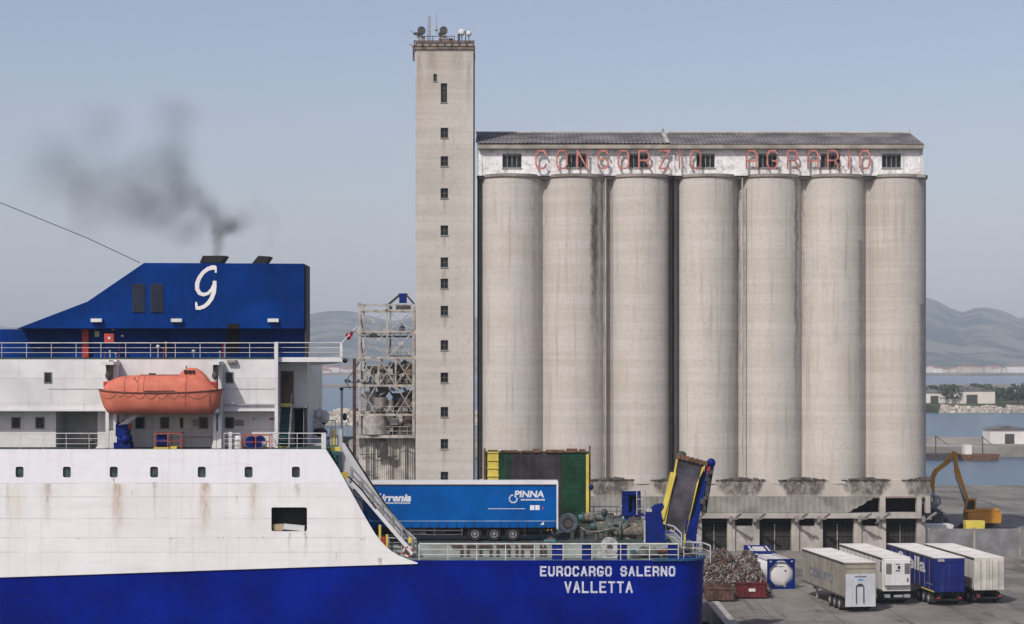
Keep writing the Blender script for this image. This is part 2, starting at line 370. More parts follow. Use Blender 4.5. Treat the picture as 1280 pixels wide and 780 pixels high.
DECKSIDE = mat('pale_green_coaming', (.3, .34, .32), .7, var=.15, scale=.8, streak=.7, dirt=(.12, .08, .05))
BLACK = mat('black_paint', (.018, .018, .019), .5, var=.2)
RUBBER = mat('tyre_rubber', (.03, .029, .028), .85, var=.2, spec=.2)
GLASS = mat('dark_window_glass', (.02, .026, .03), .25, var=.3, scale=2, spec=.25, fine=0)
RED = mat('red_paint', (.42, .035, .03), .55, var=.15)
YEL = mat('yellow_paint', (.66, .54, .09), .6, var=.12, streak=.5)
ORANGE = mat('lifeboat_orange', (.56, .165, .105), .6, var=.1, scale=1.2, streak=.4, dirt=(.3, .085, .045), fine=.08, spec=.2)
STEEL = mat('galvanised_steel', (.36, .37, .38), .5, metal=.3, var=.15)
RUST = mat('rusty_steel', (.16, .085, .05), .85, var=.3, scale=2)
DKSTEEL = mat('dark_machinery_steel', (.07, .068, .065), .6, var=.3, scale=2)
BROWN = mat('brown_door_paint', (.13, .075, .055), .6, var=.25)
TEAL = mat('teal_stair_paint', (.03, .13, .13), .6, var=.2)
LATT = mat('rusty_white_steelwork', (.42, .4, .37), .7, var=.25, scale=1.5, streak=1.2, dirt=(.22, .12, .07), loc=False, fine=.2)
REDLET = mat('faded_red_letters', (.52, .21, .175), .85, var=.25, scale=.8, loc=False)
SHEET = mat('weathered_white_sheet', (.54, .52, .48), .7, var=.2, scale=.7, streak=1.0, sscale=2.2, dirt=(.14, .1, .075), loc=False)
TILE = mat('corrugated_cement_roof', (.17, .165, .16), .9, var=.28, scale=.35, streak=0, loc=False, fine=.3)
CORR = mat('mossy_corrugated_sheet', (.24, .24, .21), .85, var=.2, scale=.5, streak=.9, sscale=3, dirt=(.11, .1, .08), loc=False)
def quay_mat():
    t = NT('worn_quay_paving'); p = t.pos()
    c = t.mix(t.ramp(t.noise(p, .12, 6, .7), .35, .65), (.15, .142, .13), (.24, .228, .205))
    c = t.mix(t.math('MULTIPLY', t.ramp(t.noise(p, .7, 6, .8), .5, .68), .5), c, (.1, .095, .088))
    c = t.mix(t.math('MULTIPLY', t.ramp(t.noise(t.sc(p, .9, .06, 1), 1.0, 3, .6), .57, .66), .55), c, (.075, .072, .068))
    c = t.mix(t.math('MULTIPLY', t.ramp(t.noise(t.sc(p, .12, .03, 1), 2.2, 2, .6), .6, .64), .5), c, (.07, .067, .064))
    br = t.n('TexBrick'); t.put(p, br.inputs['Vector']); br.inputs['Scale'].default_value = 1; br.inputs['Brick Width'].default_value = 5; br.inputs['Row Height'].default_value = 5; br.offset = 0
    br.inputs['Mortar Size'].default_value = .05; br.inputs['Color1'].default_value = (1, 1, 1, 1); br.inputs['Color2'].default_value = (.88, .88, .88, 1); br.inputs['Mortar'].default_value = (.4, .4, .4, 1)
    mm = t.n('Mix', data_type='RGBA', blend_type='MULTIPLY'); mm.inputs[0].default_value = .8; t.put(c, mm.inputs[6]); t.put(br.outputs['Color'], mm.inputs[7]); t.base(mm.outputs[2])
    t.b.inputs['Roughness'].default_value = .92; t.b.inputs['Specular IOR Level'].default_value = .15; t.bump(t.noise(p, 4, 5), .3); return t.m
ASPH = quay_mat()
QUAYC = mat('quay_concrete', (.3, .285, .26), .9, var=.2, scale=.08, loc=False, spec=.1)
# ================================================================ ground, water, hills
GZ = 2.5
mb = M(); mb.add([(-5900, -180, 0), (5900, -180, 0), (5900, 9300, 0), (-5900, 9300, 0)], [(0, 1, 2, 3)])
structure(mb.build('sea', water_mat()))
mb = M(); mb.prismz([(-32, 160), (16.2, 160), (16.2, 60), (95, 60), (95, 318), (-32, 318)], -3, GZ)
structure(mb.build('quay', [ASPH]))
mb = M(); mb.prismz([(-31.8, 159.6), (15.8, 159.6), (15.8, 60), (16.8, 60), (16.8, 160.6), (-31.8, 160.6)], 1.2, GZ+.22)
structure(mb.build('kerb', CONC_L))
mb = M()
mb.prismz([(-420, 468), (420, 468), (420, 556), (-420, 556)], -3, 1.6)
mb.prismz([(-420, 468), (420, 468), (420, 474), (-420, 474)], 1.6, 2.3)
mb.prismz([(-420, 515), (420, 515), (420, 520), (-420, 520)], 1.6, 2.6)
structure(mb.build('far_quay', QUAYC))
mb = M()
spit = [(-900+i*60, 1860+8*noise.noise(Vector((i*.7, 0, 0)))) for i in range(24)]
mb.prismz(spit+[(q[0], q[1]+46) for q in reversed(spit)], -2, 2.4)
structure(mb.build('sand_spit', mat('spit_gravel', (.26, .23, .19), .95, var=.2, scale=.02, loc=False)))
def grid(name, xs, ys, fz, m, kind=None, smooth=True):
    mb = M(); nx, ny = len(xs), len(ys)
    mb.add([(x, y, fz(x, y)) for y in ys for x in xs], [(j*nx+i, j*nx+i+1, (j+1)*nx+i+1, (j+1)*nx+i) for j in range(ny-1) for i in range(nx-1)], smooth)
    return structure(mb.build(name, m, recalc=False))
def hillz(x, y):
    d = (y-4300)/2600.0
    pxx = 640+x*F/y
    prof = 0
    for cx, wd, hh in ((415, 150, 196), (300, 90, 165), (200, 160, 205), (60, 150, 150), (-100, 200, 190), (520, 60, 170), (640, 110, 210), (800, 120, 190), (960, 110, 240), (1145, 100, 258), (1230, 90, 215), (1330, 110, 200), (1450, 150, 230)):
        prof = max(prof, hh*math.exp(-((pxx-cx)/wd)**2))
    n = noise.fractal(Vector((x*.0012, y*.0012, 0)), 1.0, 2.1, 6)
    n2 = noise.ridged_multi_fractal(Vector((x*.0016, y*.0016, 3)), .9, 2.0, 6, 1.0, 2.0)
    t = max(0, min(1, d)); t = t*t*(3-2*t)
    return 3+(prof*.93+n*34)*t+n2*5*t-10*(1-min(1, max(0, d*6)))
grid('hills', [-4200+i*42 for i in range(201)], [4300+i*70 for i in range(50)], hillz, hill_mat())
SHORE = mat('shore_land', (.19, .18, .13), 1, var=.35, scale=.006, loc=False, spec=0)
grid('shore_plain', [-4200+i*120 for i in range(71)], [3560+i*50 for i in range(18)], lambda x, y: -2+min(1, max(0, (y-3560)/60))*7+noise.noise(Vector((x*.01, y*.01, 0)))*2, SHORE)
GREENLAND = mat('scrubby_land', (.09, .1, .06), 1, var=.4, scale=.03, loc=False, spec=0)
mb = M(); random.seed(3)
pl = [(190+i*22, 905+random.uniform(-8, 8)) for i in range(30)]
mb.prismz(pl+[(850, 1300), (200, 1320)], -2, 3.2)
structure(mb.build('headland', GREENLAND))
# rocks: breakwater on the left, rubble at the headland
def rubble(name, x0, x1, y0, wd, n, m, label, smin=.8, smax=2.2, hgt=2.4, seed=1):
    random.seed(seed); mb = M()
    for i in range(n):
        x = random.uniform(x0, x1); t = random.uniform(-1, 1); y = y0+t*wd; s = random.uniform(smin, smax)
        z = (1-abs(t))*hgt*random.uniform(.5, 1)
        vs = []
        for k in range(8):
            sx, sy, sz = (k & 1)*2-1, (k >> 1 & 1)*2-1, (k >> 2 & 1)*2-1
            vs.append((x+sx*s*random.uniform(.3, .7), y+sy*s*random.uniform(.3, .7), z+sz*s*random.uniform(.3, .6)))
        mb.add(vs, [(0, 2, 3, 1), (4, 5, 7, 6), (0, 1, 5, 4), (2, 6, 7, 3), (0, 4, 6, 2), (1, 3, 7, 5)])
    return tag(mb.build(name, m), label, 'rubble', kind='stuff')
ROCK = mat('pale_rock', (.5, .46, .4), .95, var=.25, scale=.5, loc=False)
rubble('breakwater_rocks', -240, 60, 722, 11, 2600, ROCK, 'pale boulders of the long breakwater across the bay', 1.4, 3.8, 4.2, 4)
rubble('headland_rocks', 195, 460, 900, 8, 900, ROCK, 'pale boulders along the edge of the green headland', 1.2, 3.0, 2.6, 5)

# far things
random.seed(11)
HW = [mat('far_house_wall_%d' % i, c, .9, var=.08, scale=.1, loc=False) for i, c in enumerate([(.62, .58, .52), (.55, .47, .38), (.66, .65, .62), (.5, .42, .34)])]
HR = mat('far_house_roof', (.3, .14, .09), .9)
def far_house(x, y, w_, d_, h_, m, z=4.5):
    t = thing('far_house', 'pale low house in the town on the far shore', 'house', (x, y, z), 0, 'houses on the far shore')
    mb = M(); mb.box(-w_/2, w_/2, -d_/2, d_/2, -3, h_); mb.build('wall', m, t, local=True)
    mb = M(); mb.prism([(-w_/2-.6, h_), (w_/2+.6, h_), (w_*.2, h_+w_*.13), (-w_*.2, h_+w_*.13)], -d_/2-.6, d_/2+.6); mb.build('roof', HR, t, local=True)
for rng, n in (((380, 450), 34), ((1150, 1282), 34)):
    for i in range(n):
        y = random.uniform(3640, 4350); px = random.uniform(*rng)
        far_house(PX(px, y), y, random.uniform(12, 34), 14, random.uniform(5, 13), random.choice(HW))
# scrub trees on the headland (each a trunk and an uneven crown)
LEAF = mat('dark_scrub_leaves', (.05, .07, .03), .9, var=.4, scale=.4, loc=False)
TRUNK = mat('scrub_bark', (.12, .09, .07), .9)
def far_tree(x, y, z, s):
    t = thing('shore_tree', 'dark low tree growing on the green headland across the harbour', 'tree', (x, y, z), 0, 'trees on the headland')
    mb = M(); mb.tube((0, 0, -.3), (.2, 0, s*.5), s*.06, 6, s*.03); mb.build('trunk', TRUNK, t, local=True)
    mb = M()
    for k in range(60):
        a = random.uniform(0, 6.28); rr = random.uniform(0, 1)**.6*s*.55; zz = random.uniform(.3, .95)*s
        c = Vector((rr*math.cos(a)*1.25, rr*math.sin(a), zz)); q = s*random.uniform(.09, .17)
        u = Vector((random.uniform(-1, 1), random.uniform(-1, 1), random.uniform(-1, 1))).normalized(); v = u.orthogonal().normalized()
        w_ = u.cross(v)
        mb.add([c+v*q, c+w_*q, c-v*q, c-w_*q, c+u*q*.6, c-u*q*.6], [(0, 1, 4), (1, 2, 4), (2, 3, 4), (3, 0, 4), (1, 0, 5), (2, 1, 5), (3, 2, 5), (0, 3, 5)])
    mb.build('crown', LEAF, t, local=True)
for i in range(26):
    y = random.uniform(925, 1180); far_tree(PX(random.uniform(1155, 1285), y), y, 3.1, random.uniform(5, 9))
# sheds and barges on the far quay, right and left
def far_shed(x, y, w_, h_, m, label, z=1.6):
    t = thing('quay_shed', label, 'shed', (x, y, z))
    M().box(-w_/2, w_/2, 0, 8, 0, h_).build('wall', m, t, local=True)
    M().prism([(-w_/2-.3, h_), (w_/2+.3, h_), (0, h_+w_*.1)], -.4, 8.4).build('roof', TILE, t, local=True)
    mb = M(); mb.box(-w_*.12, w_*.12, -.06, 0, .02, h_*.7); mb.build('door', DKSTEEL, t, local=True)
far_shed(PX(1168, 950), 950, 16, 5, HW[2], 'white shed standing on the green headland', 3.2)
far_shed(PX(1215, 940), 940, 22, 6, HW[0], 'long cream shed standing on the green headland', 3.2)
far_shed(PX(1262, 505), 505, 10, 3.6, HW[2], 'small white shed on the far concrete quay')
def barge(x, y, L, label, m):
    t = thing('work_barge', label, 'boat', (x, y, 0))
    M().prism([(-L/2+.8, -.6), (L/2-.8, -.6), (L/2, 1.3), (-L/2, 1.3)], 0, 5).build('hull', m, t, local=True)
    M().box(-L*.38, -L*.2, 1, 4, 1.3, 3.4).build('cabin', HW[2], t, local=True)
    mb = M(); mb.tube((L*.1, 2, 1.3), (L*.1, 2, 5.5), .12); mb.tube((L*.1, 2, 5.2), (L*.35, 2, 3.4), .08); mb.build('derrick', DKSTEEL, t, local=True)
barge(PX(1166, 455), 455, 11, 'dark flat work barge moored beside the far concrete quay', DKSTEEL)
barge(PX(1226, 452), 452, 9, 'rusty flat work barge moored beside the far concrete quay', RUST)
# small floats left of the tower
mb = M(); mb.ball((PX(401, 650), 650, .3), .9, .9, .7); tag(mb.build('mooring_buoy', WHITE), 'small white mooring buoy floating in front of the breakwater', 'buoy')

# ================================================================ haze
hz = NT('air'); hz.t.nodes.remove(hz.b)
pv = hz.n('VolumePrincipled'); pv.inputs['Color'].default_value = (.74, .86, 1, 1); pv.inputs['Density'].default_value = HAZE_DENSITY; pv.inputs['Anisotropy'].default_value = -.08
hz.t.links.new(pv.outputs[0], hz.t.nodes['Material Output'].inputs['Volume'])
mb = M(); mb.box(-5950, 5950, -200, 9400, -4, 420); h = mb.build('haze', hz.m); h['kind'] = 'stuff'; h['label'] = 'pale blue haze lying over the bay'; h['category'] = 'haze'

# ================================================================ smoke from the funnel
def smoke(name, label, blobs, dens, seed, sp):
    """blobs: (px, py, Y, radius_px, strength)"""
    t = NT(name+'_volume'); t.t.nodes.remove(t.b); p = t.pos()
    warp = t.n('TexNoise'); t.put(p, warp.inputs['Vector']); warp.inputs['Scale'].default_value = .26; warp.inputs['Detail'].default_value = 7; warp.inputs['Roughness'].default_value = .62
    vm = t.n('VectorMath', operation='SUBTRACT'); t.put(warp.outputs['Color'], vm.inputs[0]); vm.inputs[1].default_value = (.5, .5, .5)
    vs = t.n('VectorMath', operation='SCALE'); t.put(vm, vs.inputs[0]); vs.inputs['Scale'].default_value = 3.6
    va = t.n('VectorMath', operation='ADD'); t.put(p, va.inputs[0]); t.put(vs, va.inputs[1])
    # near the pipe the plume is tight, so warp less
    tot = None; pts = []
    for (px, py, Y, r, s) in blobs:
        c = P(px, py, Y); rr = r*Y/F
        mx = t.n('VectorMath', operation='SUBTRACT'); t.put(va.outputs[0] if rr > .75 else p, mx.inputs[0]); mx.inputs[1].default_value = c
        ln = t.n('VectorMath', operation='LENGTH'); t.put(mx.outputs[0], ln.inputs[0])
        a = t.math('MULTIPLY', t.ramp(t.math('DIVIDE', ln.outputs['Value'], rr), 1.0, .0), s)
        tot = a if tot is None else t.math('ADD', tot, a)
        for k in range(10):
            u = Vector((random.gauss(0, 1), random.gauss(0, 1), random.gauss(0, 1))).normalized(); pts.append(tuple(Vector(c)+u*(rr+(1.3 if rr > .75 else .1))))
    nz = t.noise(t.sc(va.outputs[0], 1, 1, 1, (seed, 0, 0)), .38, 6, .6)
    tot = t.math('MULTIPLY', tot, t.ramp(nz, .3, .7, .42, 1.1))
    pv = t.n('VolumePrincipled'); pv.inputs['Color'].default_value = (.16, .165, .18, 1); pv.inputs['Anisotropy'].default_value = .2
    t.put(t.math('MULTIPLY', tot, dens), pv.inputs['Density'])
    t.t.links.new(pv.outputs[0], t.t.nodes['Material Output'].inputs['Volume'])
    t.m.cycles.volume_step_rate = 1.0
    b = bmesh.new()
    for q in pts: b.verts.new(q)
    r = bmesh.ops.convex_hull(b, input=b.verts); bmesh.ops.delete(b, geom=[e for e in r['geom_interior'] if isinstance(e, bmesh.types.BMVert)], context='VERTS')
    me = bpy.data.meshes.new(name); b.to_mesh(me); b.free(); me.materials.append(t.m)
    o = bpy.data.objects.new(name, me); COL.objects.link(o); tag(o, label, 'smoke', kind='stuff'); return o
random.seed(5)
smoke('funnel_smoke', 'dark exhaust smoke drifting up and left from the blue funnel',
      [(271, 320, 139, 9, 2.6), (272, 313, 139, 10, 2.4), (274, 305, 139, 12.5, 2.2), (277, 295, 139, 17, 1.7), (283, 283, 139, 23, 1.6), (296, 285, 139, 17, .8), (300, 272, 139, 24, .4), (266, 268, 139, 30, .62), (244, 288, 139, 30, .5), (226, 296, 139, 24, .32), (268, 276, 139, 22, .7), (258, 262, 139, 26, .5), (240, 240, 139, 30, .4), (250, 250, 139, 34, .42), (226, 230, 139, 44, .42),
       (205, 262, 139, 50, .36), (212, 195, 139, 46, .34), (216, 150, 139, 42, .28), (236, 138, 139, 26, .16), (175, 225, 139, 58, .3), (160, 262, 139, 52, .28), (122, 235, 139, 60, .28), (125, 160, 139, 50, .15), (75, 210, 139, 70, .2), (110, 275, 139, 44, .16)], .56, 3, 0)
smoke('thin_smoke', 'thin trace of smoke above the smaller exhaust pipe', [(331, 316, 139, 8, .5), (336, 302, 139, 13, .45), (340, 284, 139, 20, .35), (328, 266, 139, 30, .22)], .3, 9, 0)

# ================================================================ silo building
YB = 206.0
t = thing('grain_silo_building', 'long row of seven pale concrete silos under a whitewashed attic with red letters', 'silo building', (PX(878, YB), 213, GZ))
bounds = [(599, 679.5), (680.5, 759.5), (761, 840), (843.5, 922.5), (924.5, 1001.5), (1003, 1081), (1082.5, 1156)]
ztop, zbot = PZ(222, 206), PZ(600, 206)
for i, (a, b) in enumerate(bounds):
    Yc = 209.3; xa, xb = PX(a, Yc), PX(b, Yc); cx, r = (xa+xb)/2, (xb-xa)/2+.06
    mb = M(); n = 72
    ring = lambda z, rr: [(cx+rr*math.cos(2*math.pi*k/n), Yc+rr*math.sin(2*math.pi*k/n), z) for k in range(n)]
    mb.loft([ring(zbot-.4, r), ring(zbot+10, r), ring(zbot+20, r), ring(ztop, r)])
    s = mb.build('silo', SILO, t)
    mb = M(); mb.loft([ring(ztop, r+.02), ring(ztop+.12, r+.16), ring(ztop+.42, r+.2)]); mb.build('silo_rim', CONC, s)
    # rear row
    mb = M(); Yc2 = 216.2
    mb.loft([[(cx+r*math.cos(2*math.pi*k/48), Yc2+r*math.sin(2*math.pi*k/48), z) for k in range(48)] for z in (zbot-.4, ztop+.3)]); mb.build('rear_silo', SILO, t)
    # pilaster strips seen in some grooves
EXT = [(744, 758, 207.3), (997, 1004, 208.2)]
mb = M()
for a, b, y in EXT: mb.box(PX(a, y), PX(b, y), y, 212, zbot, ztop)
mb.build('pilaster', mat('shaded_weathered_pilaster', (.3, .275, .24), .92, var=.2, scale=.4, streak=1.0, sscale=1.2, dirt=(.07, .06, .05), loc=False), t); mb = M()  # darker tone paints the groove's shade, streaks are grime
mb.box(PX(597.5, 208.6), PX(1155, 208.6)-1.2, 208.1, 212, zbot, ztop)
mb.build('groove_fill', SILO, t)
mb = M(); mb.box(PX(841, 206.9), PX(842.8, 206.9), 206.7, 209, zbot+.1, ztop+.2); mb.box(PX(596.6, 207), PX(598.8, 207), 207.2, 209.5, GZ, ztop); mb.build('expansion_joint', DKGAP, t)
mb = M(); mb.tube((PX(928, 206.6), 206.6, zbot), (PX(928, 206.6), 206.6, ztop), .07); mb.tube((PX(757, 206.6), 206.6, zbot), (PX(757, 206.6), 206.6, ztop), .06); mb.build('downpipe', CONC_L, t)
# top slab and attic
zs = ztop+.3
mb = M(); mb.box(PX(598.5, 207.3), PX(1155.5, 207.3), 207.4, 219, ztop-.02, zs-.02); mb.box(PX(1147, 206), PX(1158, 206), 206.4, 219, ztop+.06, zs+.08); mb.build('top_slab', CONC, t)
YA = 206.9; xa, xb = PX(597.5, YA), PX(1153.5, YA); zea = PZ(182, YA)
wins = [(628, 652), (708, 733), (786, 811), (870.5, 893.5), (948, 971), (1026, 1050), (1102.5, 1126.5)]
z0w, z1w = PZ(210, YA), PZ(192, YA)
mb = M(); cur = xa
for a, b in wins:
    mb.box(cur, PX(a, YA), YA, YA+.35, zs, zea); cur = PX(b, YA)
    mb.box(PX(a, YA), PX(b, YA), YA, YA+.35, zs, z0w); mb.box(PX(a, YA), PX(b, YA), YA, YA+.35, z1w, zea)
mb.box(cur, xb, YA, YA+.35, zs, zea)
mb.box(xa, xa+.3, YA+.35, 219, zs, zea); mb.box(xb-.3, xb, YA+.35, 219, zs, zea); mb.box(xa, xb, 219, 219.3, zs, zea)
for px in (601, 838, 842, 1152): mb.box(PX(px, YA)-.12, PX(px, YA)+.12, YA-.1, YA, zs, zea)
mb.build('attic_wall', PENT, t)
for a, b in wins:
    x0, x1 = PX(a, YA), PX(b, YA)
    f = M(); n = 4
    for k in range(n+1):
        xx = x0+(x1-x0)*k/n; f.box(xx-.05 if k else xx, xx+.05 if k < n else xx, YA+.14, YA+.22, z0w, z1w)
    f.box(x0, x1, YA+.13, YA+.23, z1w-.22, z1w); f.box(x0, x1, YA+.13, YA+.23, z0w, z0w+.1)
    fo = f.build('window', mat('weathered_window_frame', (.22, .23, .23), .7), t)
    M().box(x0, x1, YA+.25, YA+.28, z0w, z1w).build('pane', GLASS, fo)
    M().box(x0-.08, x1+.08, YA-.07, YA-.002, z0w-.1, z0w-.01).build('sill', CONC, fo)
# roof with corrugation
ze, zr, Ye, Yr = PZ(179.5, 206.2), PZ(166, 213), 206.2, 213.2
def sheetroof(mb, x0, x1, dz):
    n = int((x1-x0)/.11); vs = []
    for i in range(n+1):
        x = x0+(x1-x0)*i/n; o = .035*math.sin(i*math.pi/2)
        k = (x-x0)/(x1-x0)
        vs += [(x, Ye, ze+o+dz), (x, Yr, zr+o+dz), (x, 2*Yr-Ye, ze+o+dz)]
    mb.add(vs, [(3*i+j, 3*i+3+j, 3*i+4+j, 3*i+1+j) for i in range(n) for j in (0, 1)])
mb = M(); xm = PX(833, 208); sheetroof(mb, PX(594.5, 206.2), xm, .04); sheetroof(mb, xm+.02, PX(1155.5, 206.2), -.04)
mb.build('roof', TILE, t, recalc=False)
mb = M()
mb.box(PX(597, 206.3), PX(1155, 206.3), 206.25, 206.6, ze-.5, ze-.1); mb.box(PX(597, 206.3), PX(1155, 206.3), 206.6, YA+.3, ze-.22, ze-.1)
mb.prismx([(206.3, ze-.1), (Yr, zr-.1), (2*Yr-Ye, ze-.1)], xb-.25, xb+.03); mb.prismx([(206.3, ze-.1), (Yr, zr-.1), (2*Yr-Ye, ze-.1)], xa-.05, xa+.25)
mb.build('eaves', mat('eaves_board', (.36, .33, .28), .85, loc=False), t)
mb = M(); mb.bar((xm, Ye, ze+.12), (xm, Yr, zr+.12), .4, .1); mb.tube((xm, Yr, zr), (xm, Yr, zr+.45), .15); mb.tube((PX(1137, Yr), Yr, zr), (PX(1137, Yr), Yr, zr+.4), .05)
for a, b in ((595, 832), (836, 1137)): mb.tube((PX(a, Yr), Yr, zr+.05), (PX(b, Yr), Yr, zr+.03), .12)
mb.build('ridge_flashing', CONC_L, t)
# letters on stand-offs
LET = [('C', 669), ('O', 695), ('N', 720.5), ('S', 746.5), ('O', 772), ('R', 797.5), ('Z', 823), ('I', 842), ('O', 862), ('A', 932), ('G', 958), ('R', 983.5), ('A', 1009), ('R', 1033.5), ('I', 1053.5), ('O', 1073.5)]
YL = 206.35; k = YL/F
for ch, px in LET:
    mb = M(); block(mb, ch, PX(px, YL), PZ(211.5, YL), 14.6*k, 24*k, .18, YL-.1, YL); mb.build('letter', REDLET, t)
mb = M()
for ch, px in LET:
    for dz in (193, 208): mb.box(PX(px, YL)+.1, PX(px, YL)+.16, YL, YA, PZ(dz, YL), PZ(dz, YL)+.06); mb.box(PX(px+13, YL), PX(px+13, YL)+.06, YL, YA, PZ(dz, YL), PZ(dz, YL)+.06)
mb.build('letter_bracket', DKSTEEL, t)
# base band
xl, xr = PX(599.5, 206), PX(1163, 206); z620 = PZ(620.5, 206)
mb = M(); mb.box(xl, xr, 206.02, 218, z620, zbot); mb.box(xl, xr-.3, 206.2, 218, zbot, zbot+.03)
mb.build('base_band', BASEW, t)
random.seed(2); mb = M()
for px in (763, 842, 925, 1003, 1082, 1158):
    cx = PX(px, 206)
    n = 14
    for k in range(n):    # broken grime-covered coping at each groove
        x = cx+(k-n/2)*.36+random.uniform(-.1, .1); hh = max(.03, .26*(1-abs(k-n/2)/(n/2))+random.uniform(-.05, .08))
        if x+.3 < xr: mb.box(x, x+random.uniform(.25, .45), 205.9+random.uniform(-.05, .05), 206.9, zbot-.04, zbot+hh)
mb.build('coping', mat('grimy_coping', (.11, .1, .09), .95, var=.3, scale=1, loc=False), t)
# corrugated skirt, broken at the right
mb = M(); x0, x1 = PX(660, 205.8), PX(1092, 205.8); n = int((x1-x0)/.3); za, zb = z620-.02, PZ(641, 205.6); vs = []
random.seed(8)
for i in range(n+1):
    x = x0+(x1-x0)*i/n; o = .05*(i % 2); cut = 0
    if x > PX(1060, 205.6): cut = (x-PX(1060, 205.6))/(x1-PX(1060, 205.6))*.9+random.uniform(-.05, .05)
    vs += [(x, 205.9+o, za), (x, 205.9-.25*(1-cut)+o, zb+(za-zb)*max(0, min(.95, cut)))]
mb.add(vs, [(2*i, 2*i+2, 2*i+3, 2*i+1) for i in range(n)]); mb.build('skirt_sheet', CORR, t, recalc=False)
# ledge
mb = M(); mb.box(PX(650, 205.6), PX(1152, 205.6), 205.55, 207.3, PZ(648, 205.5), PZ(641.5, 205.5)); mb.build('ledge', CONC_L, t)
mb = M(); mb.box(xl, xr-.2, 206.0, 206.5, PZ(622.5, 206), z620-.003); mb.build('string_course', mat('brown_grey_concrete', (.24, .2, .18), .9, loc=False), t)
# pillars and doors
YD = 206.3; zl = PZ(648, 205.5)-.002
posts = [(838, 846), (869, 877), (909, 918.5), (940, 949), (989, 998.5), (1018, 1028), (1067, 1076.5), (1097.5, 1107), (1145.5, 1156), (760, 768), (790, 798), (680, 690), (610, 620)]
for a, b in posts: M().box(PX(a, YD), PX(b, YD), YD-.25, YD+.5, GZ, zl).build('pillar', CONC_L, t)
for a, b in ((846, 869), (918.5, 940), (998.5, 1018), (1076.5, 1097.5), (768, 790), (620, 680)):
    mb = M(); mb.box(PX(a, YD), PX(b, YD), YD, YD+.3, GZ, PZ(657, YD)); mb.box(PX(a, YD), PX(b, YD), YD-.02, YD, PZ(671, YD), PZ(669.5, YD)); mb.build('infill_wall', CONC_L, t)
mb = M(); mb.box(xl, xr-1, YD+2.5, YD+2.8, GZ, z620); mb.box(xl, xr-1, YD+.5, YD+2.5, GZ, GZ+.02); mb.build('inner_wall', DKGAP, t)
for a, b in ((877, 909), (949, 989), (1028, 1067), (1107, 1145.5), (798, 838), (690, 760)):
    x0, x1 = PX(a, YD), PX(b, YD); mb = M(); zt = PZ(655, YD)
    nn = max(4, int((x1-x0)/.4))
    for k in range(nn+1): xx = x0+(x1-x0)*k/nn; mb.box(xx-.03, xx+.03, YD+.55, YD+.6, GZ, zt)
    for zz in (.6, 1.5, 2.3, 3.0): mb.box(x0, x1, YD+.53, YD+.62, GZ+zz, GZ+zz+.06)
    mb.m(1).box((x0+x1)/2-.05, (x0+x1)/2+.05, YD+.45, YD+.53, GZ, zt)
    mb.m(2).box(x0, x1, YD+.62, YD+.66, GZ, GZ+2.2)
    mb.build('gate', [mat('gate_bars', (.05, .045, .04), .8), CONC, mat('gate_sheet', (.03, .027, .025), .9)], t)
# openings above the ledge at the right
for a, b in ((1099, 1106), (1145, 1151), (1156, 1162)): M().box(PX(a, YD), PX(b, YD), YD-.4, YD+.4, PZ(641.5, 205.5), z620-.003).build('stub_pillar', CONC_L, t)
# stay brackets on the ledge
for px in (914, 944, 996, 1024, 1075, 1098, 1155, 868, 838, 786):
    x = PX(px, 205.5); z = PZ(651, 205.5); mb = M()
    q = (x+.85, 203.6, z+.95); mb.tube((x-.15, 206.05, z-.3), q, .1, 8); mb.tube((x, 205.5, z+.15), (x+.5, 204.2, z+.3), .07, 8)
    for kk in range(5): a_ = Vector((x-.15, 206.05, z-.3)); b_ = Vector(q); c0 = a_.lerp(b_, .5+kk*.1); c1 = a_.lerp(b_, .54+kk*.1); mb.tube(c0, c1, .15, 8)
    mb.box(x-.2, x+.1, 205.35, 205.5, z-.1, z+.5)
    mb.build('stay_bracket', mat('bracket_steel', (.28, .26, .24), .8), t)

# ================================================================ elevator tower
YT = 206.0; x0, x1 = PX(519.5, YT), PX(591.5, YT); zt = PZ(62, YT)
t = thing('elevator_tower', 'tall square concrete tower with a column of small windows beside the silos', 'tower', ((x0+x1)/2, YT+3, GZ))
tw = [(544, 97, 4.5, 9), (555, 116, 8, 24)]+[(555.5, y, 9.5, 12.5) for y in (166, 201.5, 241.5, 288, 328, 354.5, 388.5, 431.5, 472, 515, 555, 596)]
mb = M(); rects = []
for (cx, cy, w_, h_) in tw: rects.append((PX(cx-w_/2, YT), PX(cx+w_/2, YT), PZ(cy+h_/2, YT), PZ(cy-h_/2, YT)))
zc = GZ
for r in sorted(rects, key=lambda r: r[2]):
    mb.box(x0, x1, YT, YT+.4, zc, r[2]); mb.box(x0, r[0], YT, YT+.4, r[2], r[3]); mb.box(r[1], x1, YT, YT+.4, r[2], r[3]); zc = r[3]
mb.box(x0, x1, YT, YT+.4, zc, zt)
mb.box(x0, x0+.4, YT+.4, YT+6.4, GZ, zt); mb.box(x1-.4, x1, YT+.4, YT+6.4, GZ, zt); mb.box(x0+.4, x1-.4, YT+6, YT+6.4, GZ, zt)
mb.build('wall', TOWERC, t)
